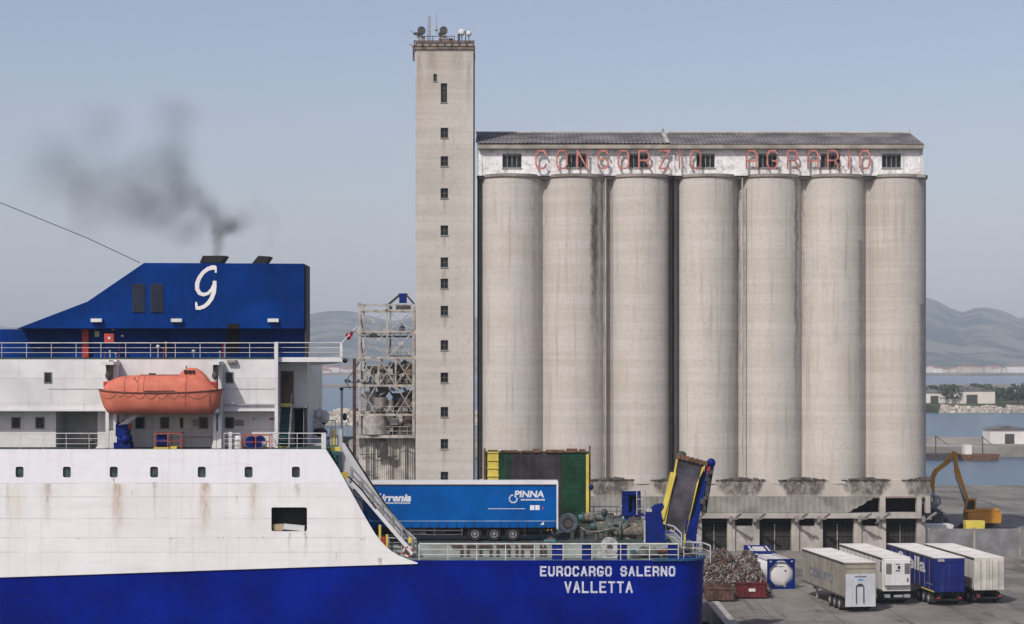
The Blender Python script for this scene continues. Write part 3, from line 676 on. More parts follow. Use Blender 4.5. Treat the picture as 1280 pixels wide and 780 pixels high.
for i, r in enumerate(rects):
    f = M(); f.box(r[0], r[1], YT+.16, YT+.22, r[2], r[2]+.08); f.box(r[0], r[1], YT+.16, YT+.22, r[3]-.08, r[3]); f.box(r[0], r[0]+.07, YT+.16, YT+.22, r[2], r[3]); f.box(r[1]-.07, r[1], YT+.16, YT+.22, r[2], r[3])
    xm_ = (r[0]+r[1])/2; f.box(xm_-.03, xm_+.03, YT+.16, YT+.22, r[2], r[3])
    for k in range(1, 4 if i == 1 else 2): zz = r[2]+(r[3]-r[2])*k/(4 if i == 1 else 2); f.box(r[0], r[1], YT+.17, YT+.21, zz-.03, zz+.03)
    fo = f.build('window', mat('dark_window_frame', (.09, .095, .1), .7), t)
    M().box(r[0]-.06, r[1]+.06, YT-.07, YT-.002, r[2]-.09, r[2]-.01).build('sill', CONC, fo)
    M().box(r[0], r[1], YT+.25, YT+.28, r[2], r[3]).build('pane', DKGAP if i == 10 else GLASS, fo)
mb = M()
mb.box(x0-.12, x1+.1, YT-.15, YT+6.5, zt, PZ(58, YT))
mb.build('cornice', mat('rust_stained_concrete', (.2, .175, .15), .9, var=.3, scale=1, loc=False), t)
zp = PZ(58, YT); mb = M(); zq = PZ(51, YT)
mb.box(x0-.2, x1+.15, YT-.25, YT-.1, zq-.1, zq); mb.box(x0-.2, x1+.15, YT-.2, YT+.0, zp, zp+.08)
for k in range(9): x = x0-.1+(x1-x0+.15)*k/8; mb.box(x-.06, x+.06, YT-.24, YT-.08, zp, zq-.1)
mb.box(x0-.3, x0-.1, YT-.1, YT+.1, PZ(76, YT), zp); mb.box(x1+.05, x1+.2, YT-.1, YT+.1, PZ(66, YT), zp)
mb.build('roof_railing', RUST, t)
mb = M(); mb.box(x0, x1, YT, YT+.12, zp, zq-.12); mb.build('parapet', TOWERC, t)
mb = M()
for k in range(46): mb.box(x1-.0, x1+.12, YT+.5, YT+.62, GZ+3+k*1.15, GZ+3.06+k*1.15)
mb.tube((x1+.12, YT+.4, GZ), (x1+.12, YT+.4, zt), .05); mb.build('cable_run', STEEL, t)
# aerials standing on the tower roof
zR = zp
def aerial(name, label, cat, fn):
    tt = thing(name, label, cat, fn[0]); fn[1](tt); return tt
def drum(px, py, lab):
    x, y, z = P(px, py, YT+1); tt = thing('drum_antenna', lab, 'antenna', (x, y, zR))
    mb = M(); mb.tube((x, y, zR), (x, y, z-.3), .07)
    mb.tube((x-.3, y, zR), (x, y, zR+1), .04); mb.tube((x+.3, y, zR), (x, y, zR+1), .04); mb.build('pole', STEEL, tt)
    mb = M(); mb.tube((x, y-.35, z), (x, y+.1, z), .42, 16); mb.tube((x-.35, y-.1, z-.35), (x-.35, y+.2, z-.35), .22, 12); mb.build('drum', DKSTEEL, tt)
    mb = M(); mb.box(x-.35, x+.35, y, y+.4, z-1.15, z-.5); mb.build('equipment_box', STEEL, tt)
drum(527, 38.5, 'dark drum antenna on a pole near the left corner of the tower roof'); drum(554.5, 38.5, 'dark drum antenna on a pole at the middle of the tower roof')
def dish(px, py, r, lab):
    x, y, z = P(px, py, YT+1.2); tt = thing('dish_antenna', lab, 'antenna', (x, y, zR))
    mb = M(); mb.tube((x, y+.2, zR), (x, y+.2, z), .06); mb.tube((x, y+.2, zR+.5), (x+.35, y+.2, zR), .04); mb.build('pole', STEEL, tt)
    mb = M(); rings = [[(x+rr*math.cos(2*math.pi*i/18), y-d, z+rr*math.sin(2*math.pi*i/18)) for i in range(18)] for rr, d in ((.05, .35), (r*.7, .3), (r, .15), (r, .0), (.1, .1))]; mb.loft(rings); mb.build('dish', WHITE, tt)
dish(577, 40.5, .36, 'larger white round dish antenna at the right of the tower roof'); dish(586, 42, .29, 'smaller white dish antenna at the right corner of the tower roof')
x, y, z = P(536.5, 20, YT+1.5); tt = thing('lattice_mast', 'thin lattice mast with cross arms rising highest above the tower roof', 'mast', (x, y, zR))
mb = M(); H = z-zR
for dx, dy in ((-.18, 0), (.18, 0), (0, .25)): mb.tube((x+dx, y+dy, zR), (x+dx*.6, y+dy*.6, z), .03, 5)
for k in range(9): zz = zR+k*H/9; mb.tube((x-.17, y, zz), (x+.17, y, zz+H/9), .02, 4); mb.tube((x+.17, y, zz), (x-.17, y, zz+H/9), .02, 4)
mb.build('mast', STEEL, tt); mb = M(); mb.tube((x-.1, y, zR+2.0), (x+.9, y, zR+2.4), .03, 5); mb.tube((x+.75, y, zR+1.6), (x+.75, y, zR+3.6), .05, 6); mb.ball((x+.75, y, zR+2.0), .16); mb.build('cross_arm', STEEL, tt)
x, y, z = P(519, 42, YT+.3); tt = thing('corner_aerial', 'small aerials on a bent arm leaning out from the left roof corner', 'antenna', (x+.5, y, zR))
mb = M(); mb.path([(x+.6, y, zR-.1), (x+.3, y, z-.4), (x-.1, y, z)], .06); mb.tube((x-.5, y, z+.3), (x+.2, y, z-.2), .05); mb.tube((x-.6, y, z-1.1), (x+.4, y, z-1.6), .06); mb.build('arm', STEEL, tt)
mb = M(); mb.ball((x, y, z), .2, .15, .15); mb.tube((x-.3, y, z-1.35), (x, y, z-1.4), .12); mb.build('aerial', DKSTEEL, tt)
tt = thing('roof_plant', 'low grey equipment box and cable reel on the tower roof', 'equipment', (PX(560, YT+1), YT+1.5, zR))
mb = M(); mb.cbox((PX(557, YT+1), YT+1.2, zR+.75), 1.4, .7, .6); mb.build('cabinet', STEEL, tt); mb = M(); mb.tube((PX(562, YT+1), YT+.8, zR+.75), (PX(566, YT+1), YT+.9, zR+.75), .22, 10); mb.build('reel', BLACK, tt)
tt = thing('roof_frame', 'thin rusty pipe frame standing on the tower roof', 'frame', (PX(548, YT+.6), YT+.6, zR))
mb = M(); zz = PZ(45.3, YT+.6); xs = [PX(q, YT+.6) for q in (530, 541, 550, 568)]
for q in xs: mb.tube((q, YT+.6, zR), (q, YT+.6, zz), .045, 6)
mb.tube((xs[0], YT+.6, zz), (xs[-1], YT+.6, zz), .04, 6); mb.build('frame', RUST, tt)
tt = thing('dark_aerials', 'cluster of dark short aerials below the white dishes', 'antenna', (PX(578, YT+.4), YT+.4, zR))
mb = M(); X_ = lambda q: PX(q, YT+.4)
mb.tube((X_(573.5), YT+.4, zR), (X_(573.5), YT+.4, zR+1.35), .12, 8); mb.ball((X_(575.5), YT+.4, zR+.3), .2); mb.ball((X_(587), YT+.4, zR+.35), .28, .2, .24); mb.tube((X_(582), YT+.4, zR), (X_(582), YT+.4, zR+1.7), .05); mb.build('aerial', DKSTEEL, tt)
# ================================================================ lattice ship-loader left of the tower
YK = 213.5
X_ = lambda px: PX(px, YK); Z_ = lambda py: PZ(py, YK)
t = thing('loading_gantry', 'rusty white steel lattice gantry with hoppers and a blue motor on top', 'gantry', (X_(483), YK+3, GZ))
mb = M(); D = 5.5
def seg(p, q, th=.24, y=YK):
    th *= .8
    mb.bar((X_(p[0]), y, Z_(p[1])), (X_(q[0]), y, Z_(q[1])), th, th)
for y in (YK, YK+D):
    seg((449.5, 378), (449.5, 548), .34, y); seg((517, 380), (517, 548), .34, y)
    seg((484, 379), (484, 447), .22, y); seg((473, 447), (473, 482), .22, y); seg((494.5, 447), (494.5, 482), .22, y)
    for py, th in ((380.5, .12), (388, .22), (414.5, .24), (447.3, .3), (482, .3), (518.5, .3)): seg((449.5, py), (517, py), th, y)
    if y > YK: continue
    for a, b, c, d in ((449.5, 388, 484, 414.5), (484, 388, 517, 414.5), (449.5, 414.5, 484, 447), (484, 414.5, 517, 447)):
        seg((a, b), (c, d), .12, y); seg((a, d), (c, b), .12, y)
    for a, b, c, d in ((449.5, 447, 473, 482), (494.5, 447, 517, 482), (473, 447, 494.5, 482), (449.5, 482, 470, 518), (495, 482, 517, 518)):
        seg((a, b), (c, d), .12, y); seg((a, d), (c, b), .12, y)
for px in (449.5, 484, 517):
    for py in (388, 414.5, 447, 482, 518):
        mb.bar((X_(px), YK, Z_(py)), (X_(px), YK+D, Z_(py)), .15, .15)
for px in (449.5, 517):
    for a, b in ((388, 414.5), (414.5, 447), (447, 482), (482, 518)): mb.bar((X_(px), YK, Z_(a)), (X_(px), YK+D, Z_(b)), .1, .1)
for px, py in ((449.5, 414.5), (484, 414.5), (517, 414.5), (467, 401), (501, 430), (449.5, 447), (484, 447), (517, 447), (461, 467)): mb.box(X_(px)-.22, X_(px)+.22, YK-.14, YK-.122, Z_(py)-.22, Z_(py)+.22)
mb.box(X_(447), X_(448.5), YK-.1, YK+.2, Z_(383), Z_(378)); mb.build('lattice_frame', LATT, t)
mb = M()
for py, a, b in ((421, 452, 517), (479.5, 449, 517), (446, 484, 517)): mb.box(X_(a), X_(b), YK+.3, YK+D-.3, Z_(py), Z_(py)+.14)
mb.build('walkway', DKSTEEL, t)
mb = M()
for py, a, b in ((417, 452, 517), (474, 449, 517), (440, 484, 517), (514, 449, 517), (539, 445, 518)):
    for q in (0, .5): mb.tube((X_(a), YK+.3, Z_(py)+q), (X_(b), YK+.3, Z_(py)+q), .03, 5)
    for k in range(9): xx = X_(a+(b-a)*k/8); mb.tube((xx, YK+.3, Z_(py)-.55), (xx, YK+.3, Z_(py)+.5), .03, 5)
mb.build('handrail', LATT, t)
# blue motor and stays on top
mb = M(); mb.box(X_(498), X_(507), YK+1.5, YK+2.5, Z_(378), Z_(368)); mb.tube((X_(502.5), YK+2, Z_(369)), (X_(502.5), YK+2, Z_(366)), .5, 10); mb.build('motor', BLUE_P, t)
mb = M(); mb.box(X_(494), X_(512), YK+1.3, YK+2.7, Z_(386), Z_(381)); 
for a, b in ((484, 498), (517, 507)): mb.tube((X_(a), YK+1.4, Z_(380)), (X_(b), YK+1.4, Z_(368)), .09); mb.tube((X_(a), YK+2.6, Z_(380)), (X_(b), YK+2.6, Z_(368)), .09)
mb.box(X_(485), X_(489), YK+1.6, YK+2.2, Z_(386), Z_(382.5)); mb.build('hoist', DKSTEEL, t)
mb = M(); mb.ball((X_(466), YK+1, Z_(419)), .4, .3, .25); mb.build('roller', DKSTEEL, t)
mb = M(); mb.ball((X_(502), YK+1, Z_(411)), .35); mb.tube((X_(502), YK+1, Z_(411)), (X_(502), YK+1, Z_(402)), .06)
mb.build('hook_block', mat('dark_blue_grey_steel', (.04, .05, .08), .6), t)
# hoppers, ducts and cyclones inside the frame
random.seed(21); mats_m = [DKSTEEL, LATT, mat('brown_machinery', (.17, .13, .1), .8, var=.35, scale=2), STEEL]
mb = M()
def cone(px, py0, py1, r0, r1, y, mi): mb.m(mi).tube((X_(px), y, Z_(py0)), (X_(px), y, Z_(py1)), r0, 12, r1)
cone(476, 458, 466, .6, .95, YK+2, 2); cone(476, 466, 478, .95, .9, YK+2, 1); cone(477, 483, 497, .7, .35, YK+2, 2)
cone(500, 470, 481, .9, 1.1, YK+2.5, 0); cone(512, 452, 480, .7, .7, YK+1.5, 2); cone(505, 492, 520, 1.5, 1.3, YK+3, 0); cone(460, 490, 515, 1.1, 1.1, YK+2.5, 3)
cone(488, 470, 482, .6, .9, YK+1.8, 2); cone(486, 500, 540, .45, .45, YK+1.5, 1); cone(474, 497, 512, .9, .5, YK+1, 1)
cone(467, 520, 543, 1.4, 1.4, YK+.8, 1); cone(504, 522, 543, 1.7, 1.7, YK+3, 2); cone(453, 521, 543, .5, .5, YK+1.5, 0)
for k in range(150):
    px, py = random.uniform(451, 515), random.choice((random.uniform(456, 481), random.uniform(484, 518), random.uniform(520, 543)))
    s = random.uniform(.2, .75); mi = random.choice((0, 1, 1, 2, 3, 3)); y = random.uniform(YK+.6, YK+4.5)
    if random.random() < .45: mb.m(mi).cbox((X_(px), y, Z_(py)), s*random.uniform(.6, 2), s, s*random.uniform(.5, 1.6))
    else: mb.m(mi).tube((X_(px), y, Z_(py)), (X_(px+random.uniform(-9, 9)), y+random.uniform(-.5, .5), Z_(min(543, py+random.uniform(-9, 9)))), s*.22, 7)
mb.build('hopper_machinery', mats_m, t)
# lower bins of ribbed sheet
mb = M(); xa_, xb_ = X_(448), X_(518.5); n = 60; vs = []
for i in range(n+1):
    x = xa_+(xb_-xa_)*i/n; o = .12*(i % 2)+.35*abs(math.sin(i/n*math.pi*3))
    vs += [(x, YK+.9-o, GZ), (x, YK+.9-o, Z_(548))]
mb.add(vs, [(2*i, 2*i+2, 2*i+3, 2*i+1) for i in range(n)]); mb.box(xa_, xb_, YK+1, YK+D, GZ, Z_(548)); mb.build('bin_wall', SHEET, t, recalc=False)
mb = M(); mb.box(X_(443), X_(519), YK-.3, YK+D, Z_(547.5), Z_(544)); mb.build('platform', LATT, t)
mb = M(); mb.box(X_(474), X_(482), YK+.1, YK+.3, Z_(571), Z_(549)); mb.box(X_(472), X_(496), YK-.2, YK+.4, Z_(572), Z_(570))
mb.bar((X_(495), YK, Z_(570)), (X_(495), YK, Z_(549)), .12, .12); mb.bar((X_(472.5), YK, Z_(570)), (X_(472.5), YK, Z_(549)), .12, .12)
for q in (458, 464, 488, 507): mb.bar((X_(q), YK+.2, Z_(548)), (X_(q), YK+.2, Z_(600)), .09, .09)
for q, a, b in ((568, 449, 470), (590, 449, 468), (560, 498, 517)): mb.bar((X_(a), YK+.2, Z_(q)), (X_(b), YK+.2, Z_(q)), .08, .08)
mb.build('loading_chute', DKSTEEL, t)

# brown pole with cross arms; thin steel lamp mast
t = thing('utility_pole', 'dark brown pole with short cross arms left of the gantry', 'pole', P(443, 664, 190))
q = 190.0; zg = GZ; t.location = (PX(443, q), q, zg); _base[t.name] = Matrix.Translation(t.location)
M().bar((PX(443, q), q, zg), (PX(443, q), q, PZ(448, q)), .3, .3).build('post', mat('tarred_wood', (.075, .045, .035), .85, var=.3, scale=3), t)
mb = M(); 
for py, a, b in ((477.5, 431, 452), (484, 429, 446)): mb.bar((PX(a, q), q, PZ(py, q)), (PX(b, q), q, PZ(py, q)), .13, .13)
mb.tube((PX(431, q), q, PZ(477, q)), (PX(442, q), q, PZ(464, q)), .05); mb.tube((PX(433, q), q, PZ(478, q)), (PX(438, q), q, PZ(487, q)), .05)
for k in (432, 436, 448): mb.ball((PX(k, q), q, PZ(475.5, q)), .13)
mb.tube((PX(449, q), q, PZ(452, q)), (PX(445, q), q, PZ(458, q)), .07); mb.build('cross_arm', DKSTEEL, t)

# ================================================================ right side of the yard
t = thing('yard_wall', 'grey panel wall at the right beyond the silo building', 'wall', (50, 200.3, GZ))
mb = M(); zw = PZ(661, 200)
for k in range(10): mb.box(42.3+k*4.6, 42.3+k*4.6+4.5, 200, 200.2, GZ, zw)
mb.build('panel', mat('grey_panel', (.2, .205, .21), .8, loc=False), t)
mb = M(); 
for k in range(11): mb.box(42.1+k*4.6, 42.3+k*4.6-.003, 199.95, 200.25, GZ, zw+.1)
mb.build('post', CONC, t)
def scrap_pile(name, label, cx, cy, rx, ry, hh, n, seed, mats_, smin=.2, smax=1.0, base=GZ):
    random.seed(seed); mb = M()
    nx = 22; vs = []; 
    f = lambda u, v: hh*max(0, 1-(u*u+v*v)**1.15)*(.82+.3*noise.noise(Vector((u*2.2+seed, v*2.2, 0))))
    for j in range(nx+1):
        for i in range(nx+1):
            u, v = i/nx*2-1, j/nx*2-1; vs.append((cx+u*rx+noise.noise(Vector((i*.9, j*.9, seed)))*.3, cy+v*ry, base+.01+f(u, v)*.93+noise.noise(Vector((i*.8, j*.8, seed+5)))*.12))
    mb.add(vs, [(j*(nx+1)+i, j*(nx+1)+i+1, (j+1)*(nx+1)+i+1, (j+1)*(nx+1)+i) for j in range(nx) for i in range(nx)])
    for k in range(n):
        while True:
            u, v = random.uniform(-1, 1), random.uniform(-1, 1)
            if u*u+v*v < .96: break
        z = base+f(u, v)+random.uniform(-.05, .2); x, y = cx+u*rx, cy+v*ry
        mb.cur = random.choice(range(len(mats_))); s = random.uniform(smin, smax)
        d = Vector((random.gauss(0, 1), random.gauss(0, 1), random.gauss(0, .6))).normalized()
        a = Vector((x, y, z)); r_ = random.random()
        if r_ < .5: mb.tube(a-d*s*.5, a+d*s*.5, random.uniform(.02, .06), 5)
        elif r_ < .8:
            up = d.orthogonal().normalized(); w_ = d.cross(up)
            p4 = [a+up*s*.3+d*s*.3, a-up*s*.25+d*s*.35, a-up*s*.3-d*s*.25+w_*.1*s, a+up*s*.2-d*s*.3-w_*.12*s]
            mb.add(p4+[p+w_*.03 for p in p4], [(0, 1, 2, 3), (7, 6, 5, 4), (0, 4, 5, 1), (1, 5, 6, 2), (2, 6, 7, 3), (3, 7, 4, 0)])
        else:
            m1 = a+Vector((random.uniform(-.2, .2), random.uniform(-.2, .2), random.uniform(.05, .3))); mb.path([a-d*s*.5, m1, a+d*s*.5], random.uniform(.02, .045), 5)
    return tag(mb.build(name, mats_), label, 'scrap', kind='stuff')
SCR = [mat('scrap_brown', (.12, .088, .07), .85, var=.3, scale=3, fine=.3), mat('scrap_grey', (.18, .16, .14), .8, var=.3, scale=3), mat('scrap_rust', (.19, .1, .07), .9, var=.3, scale=3), DKSTEEL, mat('scrap_pale', (.42, .39, .36), .8)]
scrap_pile('scrap_heap', 'tangled heap of brown scrap metal on the quay beside the blue stern', PX(912, 167), 168.5, 3.6, 3.8, 3.6, 5200, 4, SCR, .12, .6)
scrap_pile('scrap_heap', 'lower lobe of the scrap heap behind the dark red skip', PX(935, 169), 170.0, 1.75, 2.0, 3.4, 1900, 14, SCR, .12, .6)
scrap_pile('scrap_heap', 'grey pile of scrap under the orange grab at the right', 46.5, 236, 5.5, 5, 5.3, 1500, 9, [SCR[1], DKSTEEL, STEEL, SCR[0]], .4, 1.8)
# skips
def skip(name, label, px0, px1, Y, zt, m, depth=3.0, tex=None):
    x0, x1 = PX(px0, Y), PX(px1, Y); t = thing(name, label, 'skip', ((x0+x1)/2, Y+depth/2, GZ)); th = .08
    mb = M(); z0 = GZ+.12
    mb.box(x0, x1, Y, Y+th, z0, zt); mb.box(x0, x1, Y+depth-th, Y+depth, z0, zt); mb.box(x0, x0+th, Y+th, Y+depth-th, z0, zt); mb.box(x1-th, x1, Y+th, Y+depth-th, z0, zt); mb.box(x0+th, x1-th, Y+th, Y+depth-th, z0, z0+.1)
    n = 7
    for k in range(n): x = x0+.08+(x1-x0-.24)*k/(n-1); mb.box(x, x+.09, Y-.07, Y, z0, zt-.12)
    mb.box(x0-.05, x1+.05, Y-.09, Y-.002, zt-.12, zt); mb.build('skip_body', m, t, bevel=.01)
    if tex: M().box((x0+x1)/2-.3, (x0+x1)/2+.25, Y-.1, Y-.09, zt-.75, zt-.5).build('name_plate', WHITE, t)
    mb = M()
    for x in (x0+.3, x1-.5): mb.box(x, x+.2, Y+.1, Y+depth-.1, GZ, z0)
    mb.build('runner', DKSTEEL, t); return t
DRED = mat('dark_red_skip_paint', (.13, .016, .018), .7, var=.25, scale=1.5, streak=.4)
skip('scrap_skip', 'dark red ribbed skip with a small white plate in front of scrap', 922, 958.5, 164, PZ(728, 164), DRED, 3.2, True)
skip('scrap_skip', 'rusty red brown skip partly hidden by the blue stern', 884, 918, 162, PZ(735, 162), mat('brown_red_skip_paint', (.13, .07, .055), .8, var=.3, scale=1.5), 2.6)
t = thing('white_skip', 'white open skip below the orange grab at the right', 'skip', (44.5, 212, GZ))
M().prism([(42.6, GZ), (46.4, GZ), (47.2, GZ+2.3), (41.8, GZ+2.3)], 211, 213.5).build('skip_body', WHITE, t)
t.location.z = GZ; 
t2 = thing('yellow_bin', 'small yellow bin standing behind the grey panel wall', 'bin', (48.2, 206, GZ)); M().prism([(47.4, GZ), (49, GZ), (49.2, PZ(651, 206)), (47.2, PZ(651, 206))], 205.5, 206.8).build('bin_body', YEL, t2)

# excavator with orange boom and grab
Ye_ = 229.0; ex, ez = PX(1224, Ye_), GZ
t = thing('material_handler', 'orange scrap handler with a bent boom and grab over the pile', 'excavator', (ex, Ye_, ez))
OR = mat('machine_orange', (.55, .26, .03), .5, var=.12, streak=.3, dirt=(.2, .1, .04))
mb = M(); 
for y in (Ye_-1.3, Ye_+.7): mb.prism([(ex-1.9, ez), (ex+1.9, ez), (ex+2.3, ez+.45), (ex+1.9, ez+.9), (ex-1.9, ez+.9), (ex-2.3, ez+.45)], y, y+.6)
mb.build('track', RUBBER, t)
mb = M(); mb.box(ex-1.6, ex+2.3, Ye_-1.3, Ye_+1.3, ez+1.1, ez+2.4); mb.box(ex-.6, ex+2.1, Ye_-1.1, Ye_+1.1, ez+2.4, ez+2.8); mb.tube((ex, Ye_, ez+.7), (ex, Ye_, ez+1.1), .8, 14); b_ = mb.build('machine_body', OR, t, bevel=.08)
mb = M(); mb.prism([(ex-1.9, ez+2.42), (ex-.62, ez+2.42), (ex-.62, ez+4.0), (ex-1.6, ez+4.0)], Ye_-1.3, Ye_-.2); c2 = mb.build('cab', OR, t, bevel=.05)
mb = M(); mb.prism([(ex-1.8, ez+2.75), (ex-.85, ez+2.75), (ex-.85, ez+3.8), (ex-1.52, ez+3.8)], Ye_-1.34, Ye_-1.31); mb.build('cab_window', GLASS, c2)
el_ = (PX(1181, Ye_), PZ(580, Ye_)); tip = (PX(1166, Ye_), PZ(603, Ye_)); yb = Ye_+.2
mb = M(); pts = [(ex-1, ez+2.2), (ex-2.6, ez+7.3), ((el_[0]+ex)/2-.8, ez+9.3), el_]
for a, b, ww in zip(pts, pts[1:], (.6, .55, .45)): mb.bar((a[0], yb, a[1]), (b[0], yb, b[1]), .4, ww)
mb.build('boom', OR, t)
mb = M(); mb.ribbon([el_, (PX(1170, Ye_), PZ(589, Ye_)), (PX(1166.5, Ye_), PZ(596, Ye_)), (PX(1166, Ye_), PZ(606, Ye_)), (PX(1167, Ye_), PZ(614, Ye_))], [.42, .55, .5, .42, .3], yb-.2, yb+.2); mb.build('stick', OR, t)
mb = M(); mb.tube((ex-1.3, yb-.3, ez+3), (ex-2.8, yb-.3, ez+6.6), .12); mb.tube((PX(1192, Ye_), yb, PZ(574, Ye_)), (PX(1172, Ye_), yb, PZ(590, Ye_)), .1); mb.build('hydraulic_ram', STEEL, t)
mb = M(); gx, gz = PX(1167, Ye_), PZ(616, Ye_); mb.tube((gx, yb, gz+.5), (gx, yb, gz-.3), .18)
for k in range(5):
    a = k*2*math.pi/5; dx, dy = math.cos(a), math.sin(a); mb.path([(gx, yb, gz-.2), (gx+dx*.75, yb+dy*.75, gz-.6), (gx+dx*.8, yb+dy*.8, gz-1.2), (gx+dx*.2, yb+dy*.2, gz-1.8)], .14, 6)
mb.build('grab', STEEL, t)

# ================================================================ trailers on the quay
def wheel(parent, x, y, z, r, wd, side, rimmat=None, local=True, rimr=.58):
    """wheel lying in the local x-z plane"""
    rings = [[(x+rr*math.cos(2*math.pi*i/24), y+side*d, z+rr*math.sin(2*math.pi*i/24)) for i in range(24)] for rr, d in ((r*.6, wd/2-.05), (r*.85, wd/2), (r*.97, wd/2-.06), (r, wd*.2), (r, -wd*.2), (r*.97, -wd/2+.06), (r*.6, -wd/2))]
    o = M().loft(rings).build('wheel', RUBBER, parent, local=local)
    rings = [[(x+rr*math.cos(2*math.pi*i/20), y+side*d, z+rr*math.sin(2*math.pi*i/20)) for i in range(20)] for rr, d in ((r*rimr, wd/2-.06), (r*rimr, wd/2-.02), (r*rimr*.82, wd/2-.03), (r*rimr*.72, wd/2-.12), (r*.25, wd/2-.1), (r*.2, wd/2+.03), (.02, wd/2+.03))]
    mb = M(); mb.loft(rings)
    for k in range(8): a = k*math.pi/4; mb.cbox((x+r*.33*math.cos(a), y+side*(wd/2-.07), z+r*.33*math.sin(a)), .035, .06, .035)
    mb.build('rim', rimmat or mat('dusty_rim', (.32, .32, .32), .5, metal=.3), o, local=local); return o
def wheel_y(parent, x, y, z, r, wd, side):
    """wheel lying in the local y-z plane (axle along x)"""
    mb = M(); rings = [[(x+side*d, y+rr*math.cos(2*math.pi*i/20), z+rr*math.sin(2*math.pi*i/20)) for i in range(20)] for rr, d in ((r*.6, wd/2-.05), (r*.85, wd/2), (r, wd*.25), (r, -wd*.3), (r*.6, -wd/2))]
    o = mb.loft(rings).build('wheel', RUBBER, parent, local=True)
    mb = M(); mb.loft([[(x+side*d, y+rr*math.cos(2*math.pi*i/16), z+rr*math.sin(2*math.pi*i/16)) for i in range(16)] for rr, d in ((r*.58, wd/2-.03), (r*.4, wd/2-.12), (r*.2, wd/2+.02), (.02, wd/2+.02))]); mb.build('rim', STEEL, o, local=True)
def trailer(name, label, near_left, far_left, L, ztop, body_m, roof_m, end_fn, side_fn=None, W=2.5, cat='trailer'):
    """local frame: origin at the near left bottom corner, x to the right, y away"""
    d = Vector((far_left[0]-near_left[0], far_left[1]-near_left[1])); rz = math.atan2(d.y, d.x)-math.pi/2
    t = thing(name, label, cat, (near_left[0], near_left[1], GZ), rz)
    H = ztop-GZ; z0 = 1.15
    M().box(0, W, 0, L, z0, H-.06).build('body', body_m, t, local=True, bevel=.02)
    mb = M(); mb.box(-.02, W+.02, -.02, L+.02, H-.06, H)
    for k in range(1, 9): mb.box(.1, W-.1, L*k/9-.03, L*k/9+.03, H, H+.02)
    mb.build('roof', roof_m, t, local=True)
    mb = M(); mb.box(-.045, -.022, -.02, L, H-.18, H-.05); mb.box(-.03, -.002, 0, L, z0, z0+.12); mb.build('side_rail', DKSTEEL, t, local=True)
    mb = M()
    for x in (.7, W-.9): mb.box(x, x+.15, .3, L-.2, z0-.3, z0)
    for y in (1.3, 2.6, 3.9, L-2.5): mb.box(.3, W-.3, y, y+.12, z0-.35, z0-.1)
    mb.box(.1, W-.1, .15, .25, .45, .6); mb.box(.5, .58, .2, .3, .5, z0); mb.box(W-.58, W-.5, .2, .3, .5, z0); mb.build('chassis', BLACK, t, local=True)
    for k in range(3):
        for s, x in ((-1, .2), (1, W-.2)): wheel_y(t, x, 1.7+k*1.3, .5, .5, .35, s)
    for x in (.35, W-.45): M().box(x, x+.12, L-3, L-2.85, .05, z0).build('landing_leg', STEEL, t, local=True)
    for x in (.25, W-.45): M().box(x, x+.2, .02, .1, .62, .74).build('tail_light', RED, t, local=True)
    for x in (.05, W-.45): M().box(x, x+.4, .9, .92, .25, .95).build('mudflap', RUBBER, t, local=True)
    mb = M()
    for k in range(1, 10): mb.box(-.02, -.001, L*k/10-.03, L*k/10+.03, z0+.13, H-.19)
    for k in range(24): mb.box(-.045, -.022, .3+k*(L-.5)/24, .36+k*(L-.5)/24, z0-.05, z0+.16)
    mb.build('side_strap', mat('strap_grey', (.2, .2, .19), .8), t, local=True)
    end_fn(t, W, L, z0, H)
    if side_fn: side_fn(t, W, L, z0, H)
    return t
GREYT = mat('dusty_beige_tarpaulin', (.3, .275, .225), .85, var=.12, scale=.8, streak=.5, dirt=(.2, .18, .15))
PALEB = mat('pale_blue_grey_door', (.5, .53, .57), .6, var=.08, streak=.3)
ROOFW = mat('chalky_white_roof', (.68, .66, .62), .8, var=.08, scale=.6, streak=.3)
FADE = mat('faded_blue_lettering', (.19, .21, .25), .8)
NAVY = mat('navy_lettering', (.03, .05, .16), .6)
def end1(t, W, L, z0, H):
    mb = M(); mb.box(.03, W-.02, -.05, -.003, z0-.7, H-.92); mb.build('tail_lift', PALEB, t, local=True)
    mb = M(); mb.box(0, W, -.06, -.003, H-.12, H-.02); mb.box(0, W, -.04, -.003, H-.5, H-.42); mb.box(-.03, .04, -.07, -.003, z0, H); mb.box(W-.04, W+.03, -.07, -.003, z0, H); mb.build('door_frame', mat('beige_frame', (.26, .235, .19), .8), t, local=True)
    mb = M()
    for x in (.9, 1.5): mb.path([(x, -.1, H-1.9), (x, -.12, H-3.2)], .04)
    mb.path([(.9, -.1, H-1.9), (1.05, -.1, H-1.72), (1.35, -.1, H-1.72), (1.5, -.1, H-1.9)], .04); mb.box(1.0, 1.4, -.09, -.055, H-1.88, H-1.78); mb.build('tail_lift_arm', DKSTEEL, t, local=True)
    mb = M()
    random.seed(3)
    for x0, x1, z in ((.8, 1.0, H-1.2), (1.1, 1.75, H-1.2)):
        x = x0
        while x < x1: ww = random.uniform(.05, .09); mb.box(x, x+ww, -.056, -.052, z, z+.13); x += ww+.03
    mb.m(1).box(1.0, 1.5, -.056, -.052, z-.25, z-.13); mb.build('lettering', [NAVY, mat('light_blue_lettering', (.1, .3, .55), .6)], t, local=True)
def side1(t, W, L, z0, H):
    M().text('cobro', (-.024, L-2.0, z0+.75), (0, -1, 0), (0, 0, 1), 1.1, 7.0, bold=.02).build('lettering', FADE, t, local=True, recalc=False)
trailer('parked_trailer', 'dusty beige box trailer with faded letters and a pale tail lift', (PX(1056, 155), 155), (PX(1003, 167), 167.0), 12.1, PZ(703, 155), GREYT, ROOFW, end1, side1)
